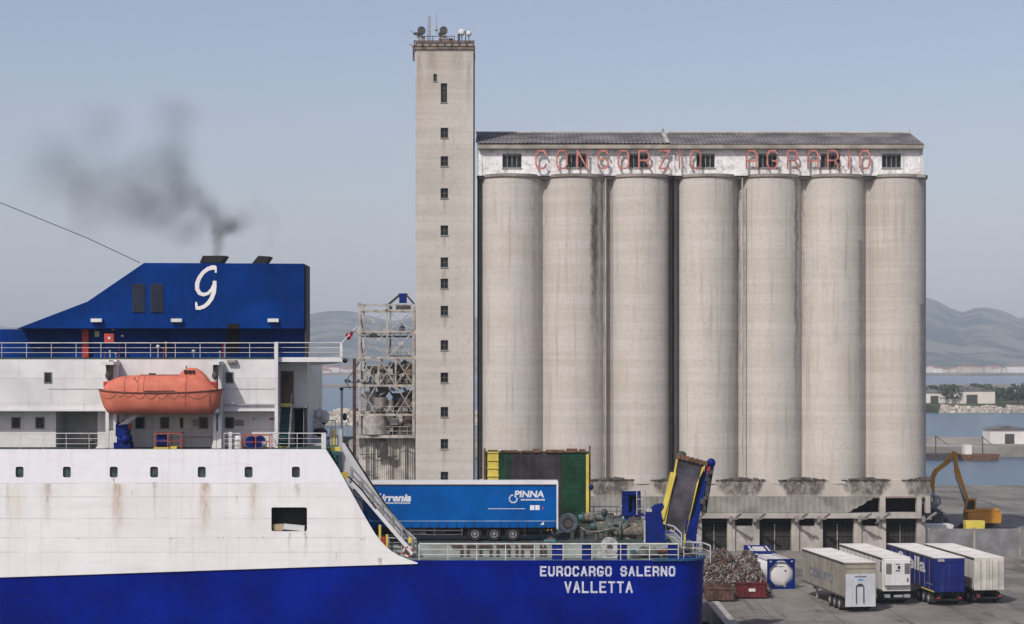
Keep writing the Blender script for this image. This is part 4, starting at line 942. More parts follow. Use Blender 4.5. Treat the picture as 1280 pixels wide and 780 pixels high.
def end2(t, W, L, z0, H):
    mb = M(); mb.box(.12, W-.12, -.35, -.003, H-2.25, H-.1); u = mb.build('cooling_unit', mat('reefer_white', (.66, .66, .66), .5, var=.05, streak=.25), t, local=True, bevel=.05)
    mb = M()
    for a, b in ((.2, .66), (W-.62, W-.2)):
        M().box(a, b, -.37, -.352, H-1.3, H-.45).build('grille', mat('dark_grille', (.12, .12, .12), .7), u, local=True)
    mb = M()
    for a, b in ((.2, .66), (W-.62, W-.2)):
        for k in range(9): mb.box(a, b, -.385, -.372, H-1.27+k*.09, H-1.25+k*.09)
    mb.build('louvre', STEEL, u, local=True)
    mb = M(); mb.m(0).box(.8, W-.78, -.37, -.352, H-1.2, H-.4); mb.m(1).box(1.0, W-1.0, -.378, -.373, H-.55, H-.48); mb.box(1.15, 1.38, -.378, -.373, H-.9, H-.65); mb.m(2).box(1.0, W-1.0, -.378, -.373, H-1.08, H-.98); mb.build('label_plate', [WHITE, BLACK, NAVY], u, local=True)
    mb = M(); mb.box(W-.42, W-.3, -.37, -.352, H-1.95, H-1.65); mb.build('switch', BLACK, u, local=True)
    mb = M(); mb.box(.1, .6, -.2, -.003, z0-.5, z0-.25); mb.box(W-.6, W-.1, -.2, -.003, z0-.5, z0-.25); mb.tube((.9, -.15, z0-.4), (1.6, -.15, z0-.4), .12); mb.build('bumper', STEEL, t, local=True)
def side2(t, W, L, z0, H):
    mb = M(); mb.box(-.012, -.002, .25, .55, H-1.2, H-.75); mb.box(-.012, -.002, .25, .55, H-.7, H-.35); mb.build('sticker', mat('green_sticker', (.02, .1, .08), .6), t, local=True)
trailer('parked_trailer', 'white refrigerated trailer with a cooling unit beside the beige one', (PX(1103, 159.5), 159.5), (PX(1049, 172), 172), 12.5, PZ(697, 159.5), mat('trailer_white', (.62, .62, .6), .6, var=.06, streak=.3, scale=.7), ROOFW, end2, side2, 2.35)
def end3(t, W, L, z0, H):
    mb = M(); 
    for k in range(12): mb.box(.1+k*.2, .2+k*.2, -.04, -.003, z0+.1, H-.5)
    mb.box(0, W, -.06, -.003, H-.35, H-.1); mb.build('end_panel', BLUE_C, t, local=True)
    M().box(.25, .8, -.09, -.062, H-.33, H-.12).build('number_plate', STEEL, t, local=True)
BLUE_C = mat('container_blue', (.004, .014, .15), .5, var=.15, scale=.8, streak=.3)
def side3(t, W, L, z0, H):
    M().text('Stella', (-.024, 9.6, z0+1.35), (0, -1, 0), (0, 0, 1), 1.15, 7.4, bold=.03).build('lettering', WHITE, t, local=True, recalc=False)
    mb = M(); mb.box(-.06, -.05, 0, L, z0+.02, z0+.1); mb.tube((-.05, 6.2, z0-.1), (-.1, 6.2, z0-.1), .12); mb.build('marker_strip', YEL, t, local=True)
    mb = M(); mb.box(-.012, -.002, .5, 2.0, z0+.55, z0+.62); mb.build('small_print', STEEL, t, local=True)
trailer('parked_trailer', 'dark blue container trailer with white lettering right of the white one', (PX(1168, 158.7), 158.7), (PX(1109.5, 171.3), 171.3), 12.7, PZ(697, 158.7), BLUE_C, ROOFW, end3, side3)
def end4(t, W, L, z0, H):
    mb = M(); mb.box(.06, W/2-.02, -.05, -.003, z0+.05, H-.15); mb.box(W/2+.02, W-.06, -.05, -.003, z0+.05, H-.15); d = mb.build('rear_door', mat('cream_door', (.55, .53, .48), .6, streak=.3), t, local=True)
    mb = M()
    for x in (.5, 1.0, 1.5, 2.0): mb.tube((x, -.08, z0+.1), (x, -.08, H-.2), .025)
    mb.build('lock_rod', STEEL, d, local=True)
trailer('parked_trailer', 'cream topped box trailer farthest right beyond the dark blue one', (PX(1218, 160), 160), (PX(1157, 172.5), 172.5), 12.7, PZ(697, 160), mat('trailer_cream', (.55, .53, .48), .6, var=.06, streak=.3, scale=.7), ROOFW, end4)

# tank containers
def tank(label, near, far, L=6.0, W=2.44, H=2.6):
    d = Vector((far[0]-near[0], far[1]-near[1])); rz = math.atan2(d.y, d.x)-math.pi/2
    t = thing('tank_container', label, 'tank container', (near[0], near[1], GZ), rz); mb = M(); b = .16
    for y in (0, L-b):
        mb.box(0, b, y, y+b, 0, H); mb.box(W-b, W, y, y+b, 0, H); mb.box(b, W-b, y, y+b, 0, b); mb.box(b, W-b, y, y+b, H-b, H)
        for sx, sz in ((0, 0), (1, 0), (0, 1), (1, 1)):
            x0 = b if not sx else W-b; z0 = b if not sz else H-b; q = .74*(1 if not sx else -1); r = .74*(1 if not sz else -1)
            mb.prism([(x0, z0), (x0+q, z0), (x0, z0+r)], y+.03, y+b-.03)
    for x in (0, W-.1): mb.box(x, x+.1, b, L-b, 0, .14)
    mb.build('frame', BLUE_P, t, local=True)
    mb = M(); c = (W/2, H/2); R_ = 1.13; rings = []
    for y, rr in ((.2, .02), (.2, R_*.55), (.26, R_*.86), (.42, R_), (L-.42, R_), (L-.2, R_*.6), (L-.18, .02)): rings.append([(c[0]+rr*math.cos(2*math.pi*i/28), y, c[1]+rr*math.sin(2*math.pi*i/28)) for i in range(28)])
    mb.loft(rings); tk = mb.build('tank', mat('tank_white', (.68, .68, .69), .35, var=.05, streak=.3), t, local=True)
    mb = M(); mb.box(.7, W-.7, .8, L-.8, H-.12, H-.06); mb.box(.35, .5, .5, L-.5, H-.1, H-.02); mb.box(W-.5, W-.35, .5, L-.5, H-.1, H-.02); mb.build('walkway', WHITE_R, t, local=True)
    mb = M(); mb.m(1).box(c[0]+.35, c[0]+.5, .17, .2, c[1]+.2, c[1]+.33); mb.m(0).box(c[0]-.7, c[0]+.3, .17, .19, c[1]+.62, c[1]+.67); mb.m(0).tube((c[0]+.3, .0, .3), (c[0]+.3, .3, .35), .14); mb.m(1).box(.2, .5, -.02, .05, .25, .4); mb.build('valve_fitting', [STEEL, BLACK], t, local=True)
    for x, z in ((.2, H-.25), (W-.35, H-.25)): M().box(x, x+.15, -.012, -.002, z, z+.1).build('reflector', WHITE, t, local=True)
    return t
tank('white tank in a blue frame standing right of the scrap heap', (PX(959.5, 171), 171), (PX(937, 177), 177))
tank('second white tank container mostly hidden behind the first one', (PX(935, 178.5), 178.5), (PX(929, 185), 185))
# ================================================================ the ship
Y0 = 133.0; YF = 157.0
S = thing('cargo_ship', 'blue and white cargo ship with a blue funnel and an open stern deck', 'ship', (-12, 145, 0))
XL = -62.0
hx = lambda px: PX(px, Y0); hz_ = lambda py: PZ(py, Y0)
zg = hz_(700.5)                                       # gunwale of the after deck
zU = hz_(561.5)                                       # lifeboat deck
# lower hull: plan outline with a rounded quarter
xq, xe = hx(848), hx(884)
out = [(XL, Y0), (xq, Y0)]+[(xq+(xe-xq)*math.sin(a*math.pi/2/8), Y0+2.6*(1-math.cos(a*math.pi/2/8))) for a in range(1, 9)]
far = [(x, Y0+YF-y) for x, y in reversed(out)]
mb = M(); full = out+far
def plan(s, dx=0): return [((x+dx) if x > XL+1 else x, y) for x, y in full]
mb.loft([[(x-(.25 if x > xq else 0), y, -1.5) for x, y in full], [(x-(.12 if x > xq else 0), y, 4) for x, y in full], [(x, y, zg-.55) for x, y in full], [(x+(.08 if x > xq else 0), y-(.04 if y < 140 and x > xq-.1 else 0), zg) for x, y in full]], smooth=False)
hull = mb.build('hull', BLUE_H, S)
# white upper side with its swept after edge
sweep = [(407.5, 561.5), (415, 573), (422.7, 584.7), (432, 602), (442.3, 620.6), (453, 640), (464, 658.7), (469, 667), (475, 675), (483.7, 684.2), (491, 689.8), (499, 694.4), (509, 698.8), (522, 703.2)]
bound = [(522, 704.6), (400, 708.2), (250, 713.2), (109, 718), (-60, 723.5), (-620, 741)]
poly = [(hx(a), hz_(b)) for a, b in sweep]+[(hx(a), hz_(b)) for a, b in bound]
XW = PX(400, Y0); zwb = hz_(741)-.3
mooring = (hx(339.5), hx(384), hz_(664), hz_(634))
# the plate is laid out round the mooring port
def cut_plate(name, y0, y1, m):
    b = bmesh.new()
    pts = poly+[(XL, zU)]
    me = bpy.data.meshes.new(name)
    cu = bpy.data.curves.new('c', 'CURVE'); cu.dimensions = '2D'; cu.fill_mode = 'BOTH'; cu.extrude = (y1-y0)/2
    def spl(p):
        s = cu.splines.new('POLY'); s.points.add(len(p)-1)
        for i, (x, z) in enumerate(p): s.points[i].co = (x, z, 0, 1)
        s.use_cyclic_u = True
    def rrect(x0, x1, z0, z1, r):
        o = []
        for cx, cz, a0 in ((x1-r, z1-r, 0), (x0+r, z1-r, 90), (x0+r, z0+r, 180), (x1-r, z0+r, 270)):
            for k in range(4): a = R(a0+k*30); o.append((cx+r*math.cos(a), cz+r*math.sin(a)))
        return o
    spl([p for p in pts if p[0] >= XL-.01 or True])
    x0, x1, z0, z1 = mooring; spl(rrect(x0, x1, z0, z1, .12))
    for px in PORTS: spl(rrect(hx(px-5), hx(px+5), hz_(596.8), hz_(583.2), .13))
    o = bpy.data.objects.new('c', cu); COL.objects.link(o)
    dg = bpy.context.evaluated_depsgraph_get(); me = bpy.data.meshes.new_from_object(o.evaluated_get(dg))
    mb = M(); mb.add([(v.co.x, (y0+y1)/2-v.co.z, v.co.y) for v in me.vertices], [list(p.vertices) for p in me.polygons])
    bpy.data.objects.remove(o); bpy.data.curves.remove(cu); bpy.data.meshes.remove(me)
    return mb.build(name, m, S)
PORTS = [-40, 25, 84, 142.5, 193, 252.5, 311, 370]
poly = [(max(x, XL), z) for x, z in poly]
cut_plate('upper_hull_side', Y0-.12, Y0-.005, HULLW)
for px in PORTS:
    M().box(hx(px-5.6), hx(px+5.6), Y0+.05, Y0+.08, hz_(597.5), hz_(582.5)).build('porthole_window', mat('hull_window_glass', (.05, .075, .075), .25, var=.3, scale=3, fine=0), S)
# inner body of the white hull, open behind the mooring port
xa, xb = mooring[0]-1.5, mooring[1]+1.5; zA, zB = PZ(600, Y0), zU-.15
xe_ = PX(404, 133.4)
mb = M(); mb.box(XL, xe_-.2, Y0+.1, YF-.1, zA, zU-.12); mb.box(XL, xa, Y0+.1, YF-.1, zg, zA-.003); mb.box(xb, PX(430, Y0), Y0+.1, YF-.1, zg, zA-.003-1.2); mb.box(xa, xb, Y0+3, YF-.1, zg, zA-.003); mb.box(xa, xb, Y0, Y0+3, zg, hz_(672))
mb.build('hull_block', mat('hull_inner_grey', (.3, .31, .32), .7), S)
mb = M(); mb.box(xa, xb, Y0+1.2, Y0+1.3, hz_(668), hz_(630)); mb.build('mooring_recess', mat('dark_port_sheet', (.028, .028, .032), .7), S)  # near-black sheet across the port, ahead of the grey block
mb = M(); x0, x1, z0, z1 = mooring; mb.box(x0+.05, x0+.75, Y0+.2, Y0+.7, z0+.02, z0+.45); b1 = mb.build('mooring_roller', mat('tan_paint', (.36, .28, .18), .7), S)
mb = M(); mb.bar((x0+.8, Y0+.1, z0+.32), (x1-.2, Y0+.15, z0+.18), .3, .36); mb.build('mooring_fender', WHITE, S)
# after end wall of the house block and decks
mb = M(); mb.box(XL, hx(408), Y0-.1, YF, zU-.12, zU); mb.build('lifeboat_deck', DECKG, S)
zM = PZ(679.5, 135.4)
mb = M(); mb.box(PX(430, Y0), hx(846), 135.3, YF-1.2, zg, zM-.02); mb.build('deck_coaming', DECKSIDE, S)
mb = M(); mb.box(PX(430, Y0), hx(846), 135.25, YF-1.2, zM-.018, zM); mb.build('trailer_deck', DECKG, S)
mb = M(); mb.box(PX(480, Y0), hx(850), Y0+.12, 135.25, zg+.002, zg+.02); mb.box(hx(850), xe-.4, Y0+3, YF-3, zg+.002, zg+.02); mb.build('side_walkway', mat('pale_green_walkway', (.2, .24, .22), .8, var=.2), S)
random.seed(31); mb = M()
for px in (575, 583, 599, 612, 621, 635, 645, 652, 664, 676, 681): mb.box(hx(px)-.05, hx(px)+.05, 135.05, 135.29, zg+.02, zM+random.choice((0, .12)))
for px in (570, 590, 605, 630, 660): mb.cbox((PX(px, 135.1), 135.15, zM-.08), .7, .25, .12)
mb.build('lashing_bracket', mat('rusty_brackets', (.1, .06, .05), .85), S)
mb = M()
for k in range(10):
    px = 590+k*16; mb.cbox((PX(px, 136), 135.8, zM+.05), random.uniform(.3, .8), .25, .1)
for px in (480, 700, 727, 745, 755): mb.cbox((PX(px, 135.7), 135.6, zM+.1), .3, .3, .2)
mb.build('lashing_pot', DKSTEEL, S)
# name on the quarter
mb = M(); pitch = (764.8-675)/8.84; k = Y0/F
def name_line(txt, x0, x1, ytop, ybot):
    n = len(txt); p = (x1-x0)/(n-.17)
    for i, ch in enumerate(txt): block(mb, ch, hx(x0+i*p), hz_(ybot), p*.82*k, (ybot-ytop)*k, .125, Y0-.02, Y0+.02)
name_line('EUROCaRGO', 675, 764.8, 707.6, 720.4); name_line('SaLERNO', 775.5, 844.2, 707.6, 720.4); name_line('VaLLETTa', 705.5, 791, 726.6, 741.2)
mb.build('name_lettering', mat('pale_lettering', (.55, .57, .68), .6, var=.15, scale=3), S)
# quarter rim
mb = M()
ring0 = [(x, y) for x, y in out[1:]]; 
for a, b in zip([(hx(815), Y0)]+ring0, ring0+[(xe, Y0+8)]): mb.bar((a[0], a[1]-.05, zg+.02), (b[0], b[1]-.05, zg+.06), .3, .14)
mb.build('quarter_rim', mat('dull_teal_rim', (.02, .09, .2), .5), S)

# ---- railings
def rail(pts, h_, name='railing', m=WHITE_R, n_mid=2, step=2.0, r=.022, top=.032):
    mb = M()
    for a, b in zip(pts, pts[1:]):
        a, b = Vector(a), Vector(b); L = (b-a).length; n = max(1, round(L/step)); up = Vector((0, 0, 1))
        for k in range(n+1): p = a.lerp(b, k/n); mb.tube(p, p+up*h_, r, 6)
        mb.tube(a+up*h_, b+up*h_, top, 6)
        for j in range(n_mid): q = h_*(j+1)/(n_mid+1); mb.tube(a+up*q, b+up*q, r*.8, 5)
    return mb.build(name, m, S)
rail([(hx(524), Y0+.08, zg), (hx(848), Y0+.08, zg)], 1.1, 'gunwale_railing', r=.035, top=.055)
rail([(hx(855), Y0+.2, zg+.05), (hx(872), Y0+.6, zg+.05), (xe-.15, Y0+2.4, zg+.05), (xe-.1, Y0+8, zg+.05)], 1.15, 'quarter_railing', step=.9)
for a, b in ((690, 703.5), (727.5, 740.5), (772, 784), (835, 849)): M().box(hx(a), hx(b), Y0+.14, Y0+.2, zg+.03, zg+1.06).build('bulwark_panel', BLUE_P, S)
zf = zM; rail([(PX(655, 155.5), 155.5, zf), (PX(800, 155.5), 155.5, zf)], 1.1, 'far_railing', r=.05, top=.07)
M().box(PX(655, 155.7), PX(800, 155.7), 155.7, 155.8, zf, zf+.35).build('far_coaming', GREYP, S)

# ---- deckhouse
YU = 135.3; zD = PZ(446.5, YU); zL = PZ(513, YU)
xr = PX(345, YU)
mb = M(); mb.box(XL, xr, YU, 150, zL+.12, zD-.12)
mb.build('upper_house_wall', WHITE, S)
M().box(XL, xr+.03, YU-.06, 150, zL-.05, zL+.12).build('house_edge_beam', WHITE, S)
YL2 = 136.5; xl2 = PX(122, YL2)
mb = M(); mb.box(xl2, PX(345.5, YL2), YL2, 149.9, zU, zL-.05); mb.box(XL, PX(70, YL2), YL2, 149.9, zU, zL-.05); mb.build('lower_house_wall', WHITE, S)
M().box(XL, xl2-.02, YL2+2.4, YL2+2.7, zU, zL-.05).build('side_bay_wall', GREYP, S)
M().box(XL, PX(345, YU)+.0, YU-.03, 150, zD-.118, zD-.02).build('funnel_deck', DECKG, S)
# flat seams on the upper wall
mb = M(); mb.box(PX(278, YU), xr, YU-.025, YU-.002, PZ(486.5, YU), PZ(485.6, YU)); mb.box(PX(60, YU), PX(124, YU), YU-.025, YU-.002, PZ(486.5, YU), PZ(485.6, YU)); mb.box(PX(275, YU), PX(343, YU), YU-.2, YU-.062, PZ(506.4, YU), PZ(505, YU)); mb.build('wall_rubbing_strip', GREYP, S)
def win(name, cx, cy, w_, h_, Y, fr=WHITE, gl=GLASS):
    f = M(); x0, x1, z0, z1 = PX(cx-w_/2, Y), PX(cx+w_/2, Y), PZ(cy+h_/2, Y), PZ(cy-h_/2, Y); e = .06
    for a in ((x0-e, x0, z0-e, z1+e), (x1, x1+e, z0-e, z1+e), (x0, x1, z0-e, z0), (x0, x1, z1, z1+e)): f.box(a[0], a[1], Y-.05, Y-.003, a[2], a[3])
    o = f.build(name, fr, S); M().box(x0, x1, Y-.02, Y-.003, z0, z1).build('pane', gl, o); return o
GF = mat('grey_window_rim', (.24, .25, .26), .6)
win('house_window', 287, 472, 8, 12, YU, GF); win('house_window', 60, 472, 8, 12, YU, GF)
for cx in (-20, 20, 50, 175, 206, 254.5, 287): win('house_window', cx, 528.5, 9.5, 12.5, YL2, GF)
for cx, w_, h_, m in ((227, 4, 13, BLACK), (245, 8, 9, mat('pinkish_notice', (.42, .34, .33), .7)), (299, 12, 8, mat('pinkish_notice', (.42, .34, .33), .7)), (273.5, 2.5, 9, BLACK), (278, 2.5, 9, BLACK), (317, 3, 4, GREYP), (340, 6, 2.5, RED)):
    M().box(PX(cx-w_/2, YL2), PX(cx+w_/2, YL2), YL2-.03, YL2-.003, PZ(528.5+h_/2 if cx < 310 else 523.5+h_/2, YL2), PZ(528.5-h_/2 if cx < 310 else 523.5-h_/2, YL2)).build('notice_board', m, S)
mb = M()
for px in (190, 216, 240, 265): mb.box(PX(px, YL2)-.012, PX(px, YL2)+.012, YL2-.02, YL2-.003, zU, zL-.1)
mb.tube((PX(190, YL2), YL2-.1, PZ(546, YL2)), (PX(300, YL2), YL2-.1, PZ(546, YL2)), .025, 5); mb.build('wall_pipe', GREYP, S)
for px in (140, 290.5): M().box(PX(px-6, YU), PX(px+6, YU), YU-.35, YU-.003, PZ(453.5, YU), PZ(450, YU)).build('deck_lamp', mat('stained_lamp_housing', (.36, .33, .28), .7, var=.3, scale=3), S)
M().box(PX(356-8, 137.3), PX(356+8, 137.3), 136.9, 137.3, PZ(454.5, 137), PZ(452.5, 137)).build('deck_lamp', mat('stained_lamp_housing', (.36, .33, .28), .7), S)
# tall white post at the after corner
M().box(PX(343.5, YU-.3), PX(347.6, YU-.3), YU-.4, YU-.1, zU, PZ(427.5, YU)).build('corner_post', WHITE, S)
# after part: lobby with brown door, stairs and dark doorway
YV = 138.0; zK = PZ(452, 135.5)
mb = M(); mb.box(PX(346.5, YV), PX(384, YV), YV, 149, PZ(508, YV), zK); mb.box(PX(379, YV), PX(384, YV), YV-.02, 149, zU, PZ(508, YV)-.003); mb.box(PX(346.5, YV), PX(364, YV), YV+1.5, 149, zU, PZ(508, YV)-.003); mb.box(PX(364, YV), PX(379, YV), YV+1.5, 149, zU, PZ(508, YV)-.003)
mb.build('after_house_wall', WHITE, S)
d_ = M().box(PX(350.5, YV), PX(367, YV), YV-.06, YV-.003, PZ(505, YV), PZ(464, YV)).build('house_door', BROWN, S)
M().box(PX(355.5, YV), PX(361, YV), YV-.08, YV-.062, PZ(476, YV), PZ(468, YV)).build('pane', GLASS, d_)
M().box(PX(365.5, YV), PX(377.5, YV), YV+1.4, YV+1.49, zU, PZ(512, YV)).build('dark_doorway', DKGAP, S)
M().box(PX(380.5, YV), PX(384.5, YV), YV-.3, YV-.022, zU, PZ(508, YV)).build('pipe_casing', DKSTEEL, S)
mb = M(); x0, x1 = PX(348, 136.5), PX(362.5, 136.5); za, zb = zU, PZ(508, 137.5)
st = M(); n = 11
for k in range(n):
    z = za+(zb-za)*(k+1)/(n+.2); y = 136.0+1.6*k/n; mb.box(x0+.08, x1-.08, y, y+.28, z-.03, z)
mb.bar(((x0+x1)/2, 136.2, za), ((x0+x1)/2, 137.9, zb-.1), x1-x0-.2, .03); s1 = mb.build('ladder_tread', TEAL, S)
mb = M()
for x in (x0, x1): mb.bar((x, 136.0, za), (x, 137.7, zb), .07, .2); mb.tube((x, 135.9, za+.9), (x, 137.6, zb+.9), .03, 6); mb.tube((x, 135.9, za), (x, 135.9, za+.9), .03, 6)
mb.build('ladder_side', WHITE_R, S)
mb = M(); mb.box(x0+.05, x1-.02, 137.3, 137.5, zb-.02, zb+.22); mb.box(x0+.05, x1-.05, 135.8, 135.98, za+.0, za+.07); mb.build('ladder_nosing', YEL, S)
M().box(PX(346, 138), PX(384, 138), 137.55, 137.97, zb-.1, zb).build('ladder_landing', GREYP, S)
# cantilevered platform
zp0, zp1 = PZ(452.4, YU), PZ(446.6, YU)
mb = M(); mb.box(xr+.03, PX(428, YU), YU, 141, zp0, zp1)
mb.prism([(PX(384, YU), zp0-.003), (PX(384, YU), zp0-.25), (PX(415, YU), zp0-.12), (PX(427, YU), zp0-.003)], YU+1.5, YU+1.8); mb.build('platform', WHITE, S)
mb = M(); mb.ball((PX(431, YU), YU+.3, PZ(451, YU)), .16); mb.tube((PX(427, YU), YU+.3, PZ(450, YU)), (PX(431, YU), YU+.3, PZ(451, YU)), .05); mb.build('stern_light', BLACK, S)
zr0 = zD
rail([(PX(-60, YU), YU+.05, zr0-.02), (PX(343, YU), YU+.05, zr0-.02)], 1.0, 'funnel_deck_railing', step=1.75)
rail([(PX(347, YU), YU+.05, zp1), (PX(426, YU), YU+.05, zp1), (PX(427, 141), 140.9, zp1)], 1.0, 'platform_railing', step=1.75)
M().box(PX(425, YU), PX(428, YU), YU-.05, YU+.1, zp1, PZ(429, YU)).build('rail_end_post', WHITE, S)
# lifeboat deck railing and fittings
rail([(PX(-60, 133.4), 133.4, zU), (PX(140, 133.4), 133.4, zU)], 1.05, 'deck_railing', step=1.6)
rail([(PX(280, 133.4), 133.4, zU), (PX(300, 133.4), 133.4, zU)], 1.05, 'deck_railing', step=1.0)
rail([(PX(338, 133.6), 133.6, zU), (PX(405, 133.6), 133.6, zU)], 1.05, 'deck_railing', step=2.1)
M().box(PX(402, 133.6), PX(407.5, 133.6), 133.5, 133.8, zU, PZ(541, 133.6)).build('rail_end_box', WHITE, S)
M().box(PX(286, 133.7), PX(290, 133.7), 133.6, 133.8, zU, PZ(540, 133.7)).build('rail_gate_post', WHITE, S)

# ---- funnel
YS = 136.6; sx = lambda p: PX(p, YS); szz = lambda p: PZ(p, YS)
pf = [(sx(380.5), szz(329.5)), (sx(180), szz(328.5)), (sx(109), szz(377)), (sx(20), szz(411)), (sx(380.5), szz(411))]
YSb = 139.4
mb = M(); mb.prism(pf, YS, YSb); fun = mb.build('funnel', BLUE_F, S, bevel=.04)
YS2 = 138.1
mb = M(); mb.box(PX(-30, YS2), sx(380.5)-.12, YS2, YSb, zD-.1, szz(411)-.003); mb.build('funnel_base', BLUE_F, S)
mb = M(); mb.box(sx(380.5)+.002, sx(380.5)+.1, YS+.25, YSb, zD, szz(331)); mb.build('funnel_end_shade', mat('end_shade_dark', (.035, .035, .04), .7), S)  # dark colour paints the shade on the funnel's after face
for cx in (173.5, 196.3):
    x0, x1 = sx(cx-8), sx(cx+8); z0, z1 = szz(390.5), szz(354.5)
    f = M(); f.box(x0, x1, YS-.04, YS-.003, z0, z1); g = f.build('air_intake', mat('intake_frame', (.012, .02, .045), .6), S)
    f = M()
    for k in range(14): zz = z0+(z1-z0)*(k+.5)/14; f.box(x0+.05, x1-.05, YS-.09, YS-.042, zz-.03, zz+.02)
    f.build('louvre', mat('louvre_dark', (.02, .03, .06), .5), g)
for cx in (121.5, 221.5, 342):
    M().box(sx(cx-6.8), sx(cx+6.8), YS-.35, YS-.003, szz(402.6), szz(398.3)).build('funnel_lamp', mat('lamp_white', (.6, .62, .6), .5), S)
M().box(PX(284, YS2), PX(299, YS2), YS2-.05, YS2-.003, PZ(442, YS2), PZ(404, YS2)-.45).build('funnel_door', DKGAP, S)
M().box(sx(284.5), sx(299), YS-.04, YS-.003, szz(411), szz(404.5)).build('funnel_door_head', DKGAP, S)
f = M(); x0, x1, z0, z1 = PX(336, YS2), PX(350, YS2), zD, PZ(413, YS2)
for a in ((x0-.06, x0, z0, z1), (x1, x1+.06, z0, z1), (x0, x1, z1-.06, z1)): f.box(a[0], a[1], YS2-.06, YS2-.003, a[2], a[3])
f.build('side_door', BLUE_P, S)
# emblem
mb = M()
A = [(269.5, 334.4), (265.5, 334.4), (260, 336), (254, 340.5), (249.3, 347), (246.6, 354), (246.4, 361), (249.5, 366.5), (254.5, 368.3), (260, 366.8), (264.5, 362), (267.3, 356)]
B = [(268.3, 351), (268.3, 358), (267.3, 365.5), (264.5, 373), (260.3, 379), (255.5, 383), (250, 385), (244.5, 385.3)]
C = [(246, 386), (245.6, 381), (245.2, 377.5)]
tk = F/YS
mb.ribbon([(sx(a), szz(b)) for a, b in A], [5/tk, 5.6/tk, 5/tk, 4.6/tk, 5/tk, 5.4/tk, 5.2/tk, 5/tk, 4.6/tk, 4/tk, 3.6/tk, 3.6/tk], YS-.03, YS-.004)
mb.ribbon([(sx(a), szz(b)) for a, b in B], [4.6/tk, 4.8/tk, 5.2/tk, 5.2/tk, 4.8/tk, 4.6/tk, 4.6/tk, 3.6/tk], YS-.036, YS-.004)
mb.ribbon([(sx(a), szz(b)) for a, b in C], [2/tk, 3/tk, 1.6/tk], YS-.04, YS-.004)
mb.ribbon([(sx(269.8), szz(341)), (sx(269.8), szz(333))], [2.2/tk, 2.4/tk], YS-.042, YS-.004)
mb.build('emblem', mat('emblem_white', (.74, .74, .72), .6, var=.05), S)
# exhaust pipes
for a in ([(252, 329), (256, 320.5), (285, 320.5), (279, 329)], [(317, 330), (325, 320.5), (340, 321.5), (334, 330)]):
    Yp = 138.4; mb = M()
    mb.prism([(PX(x, Yp), PZ(y, Yp)) for x, y in a], Yp-.9, Yp+.7); mb.build('exhaust_pipe', mat('sooty_black', (.012, .012, .012), .7, var=.3, scale=2), S)
# stay wire and its mast forward
M().path([(PX(175, 138), 138, PZ(328.5, 138)), (PX(109, 138), 138, PZ(297.5, 138)), (PX(-40, 138), 138, PZ(237, 138)), (PX(-160, 138), 138, PZ(195, 138))], .028, 5).build('stay_wire', DKSTEEL, S)
M().tube((PX(-160, 138), 138, zD-1), (PX(-160, 138), 138, PZ(180, 138)), .3, 12, .12).build('mast', WHITE, S)
# small gear on the funnel deck
mb = M(); mb.box(PX(104, YS2), PX(112, YS2), YS2-.4, YS2-.1, zD, PZ(411, YS2)); mb.build('hose_cabinet', RED, S)
mb = M(); mb.box(PX(130.3, 136.5), PX(142, 136.5), 136.5, 136.9, PZ(428.5, 136.5), PZ(417, 136.5)); o = mb.build('fire_box', mat('box_red', (.5, .06, .05), .5), S)
M().box(PX(135, 136.5), PX(138, 136.5), 136.47, 136.498, PZ(424, 136.5), PZ(421, 136.5)).build('notice', WHITE, o)
mb = M(); mb.box(PX(118.5, YS2), PX(124, YS2), YS2-.05, YS2-.003, PZ(421, YS2), PZ(414, YS2)); mb.build('safety_notice', mat('cream_notice', (.6, .56, .4), .7), S)
for i, (px, py, m, w_) in enumerate(((141, 411.5, YEL, 4), (153, 420, WHITE, 3.4), (149, 429, RED, 3), (131, 441, RED, 3), (137.5, 439, WHITE, 3), (145, 442, GREYP, 4), (197.5, 433, WHITE, 4.5), (207.5, 429, YEL, 4), (204.5, 436, RED, 3), (242, 439, GREYP, 5), (279, 430, RED, 2.4), (275, 440, GREYP, 3), (243, 424, BLACK, 3))):
    Yq = 137.2; x, y, z = P(px, py, Yq); mb = M(); s = w_*Yq/F/2
    mb.ball((x, y, z), s, .12, s*.9); mb.tube((x, y, z), (x, y, zD-.1), .03, 5) if py > 425 else mb.tube((x, y, z), (x, YS2+.01, z), .03, 5); mb.build('deck_valve', m, S)

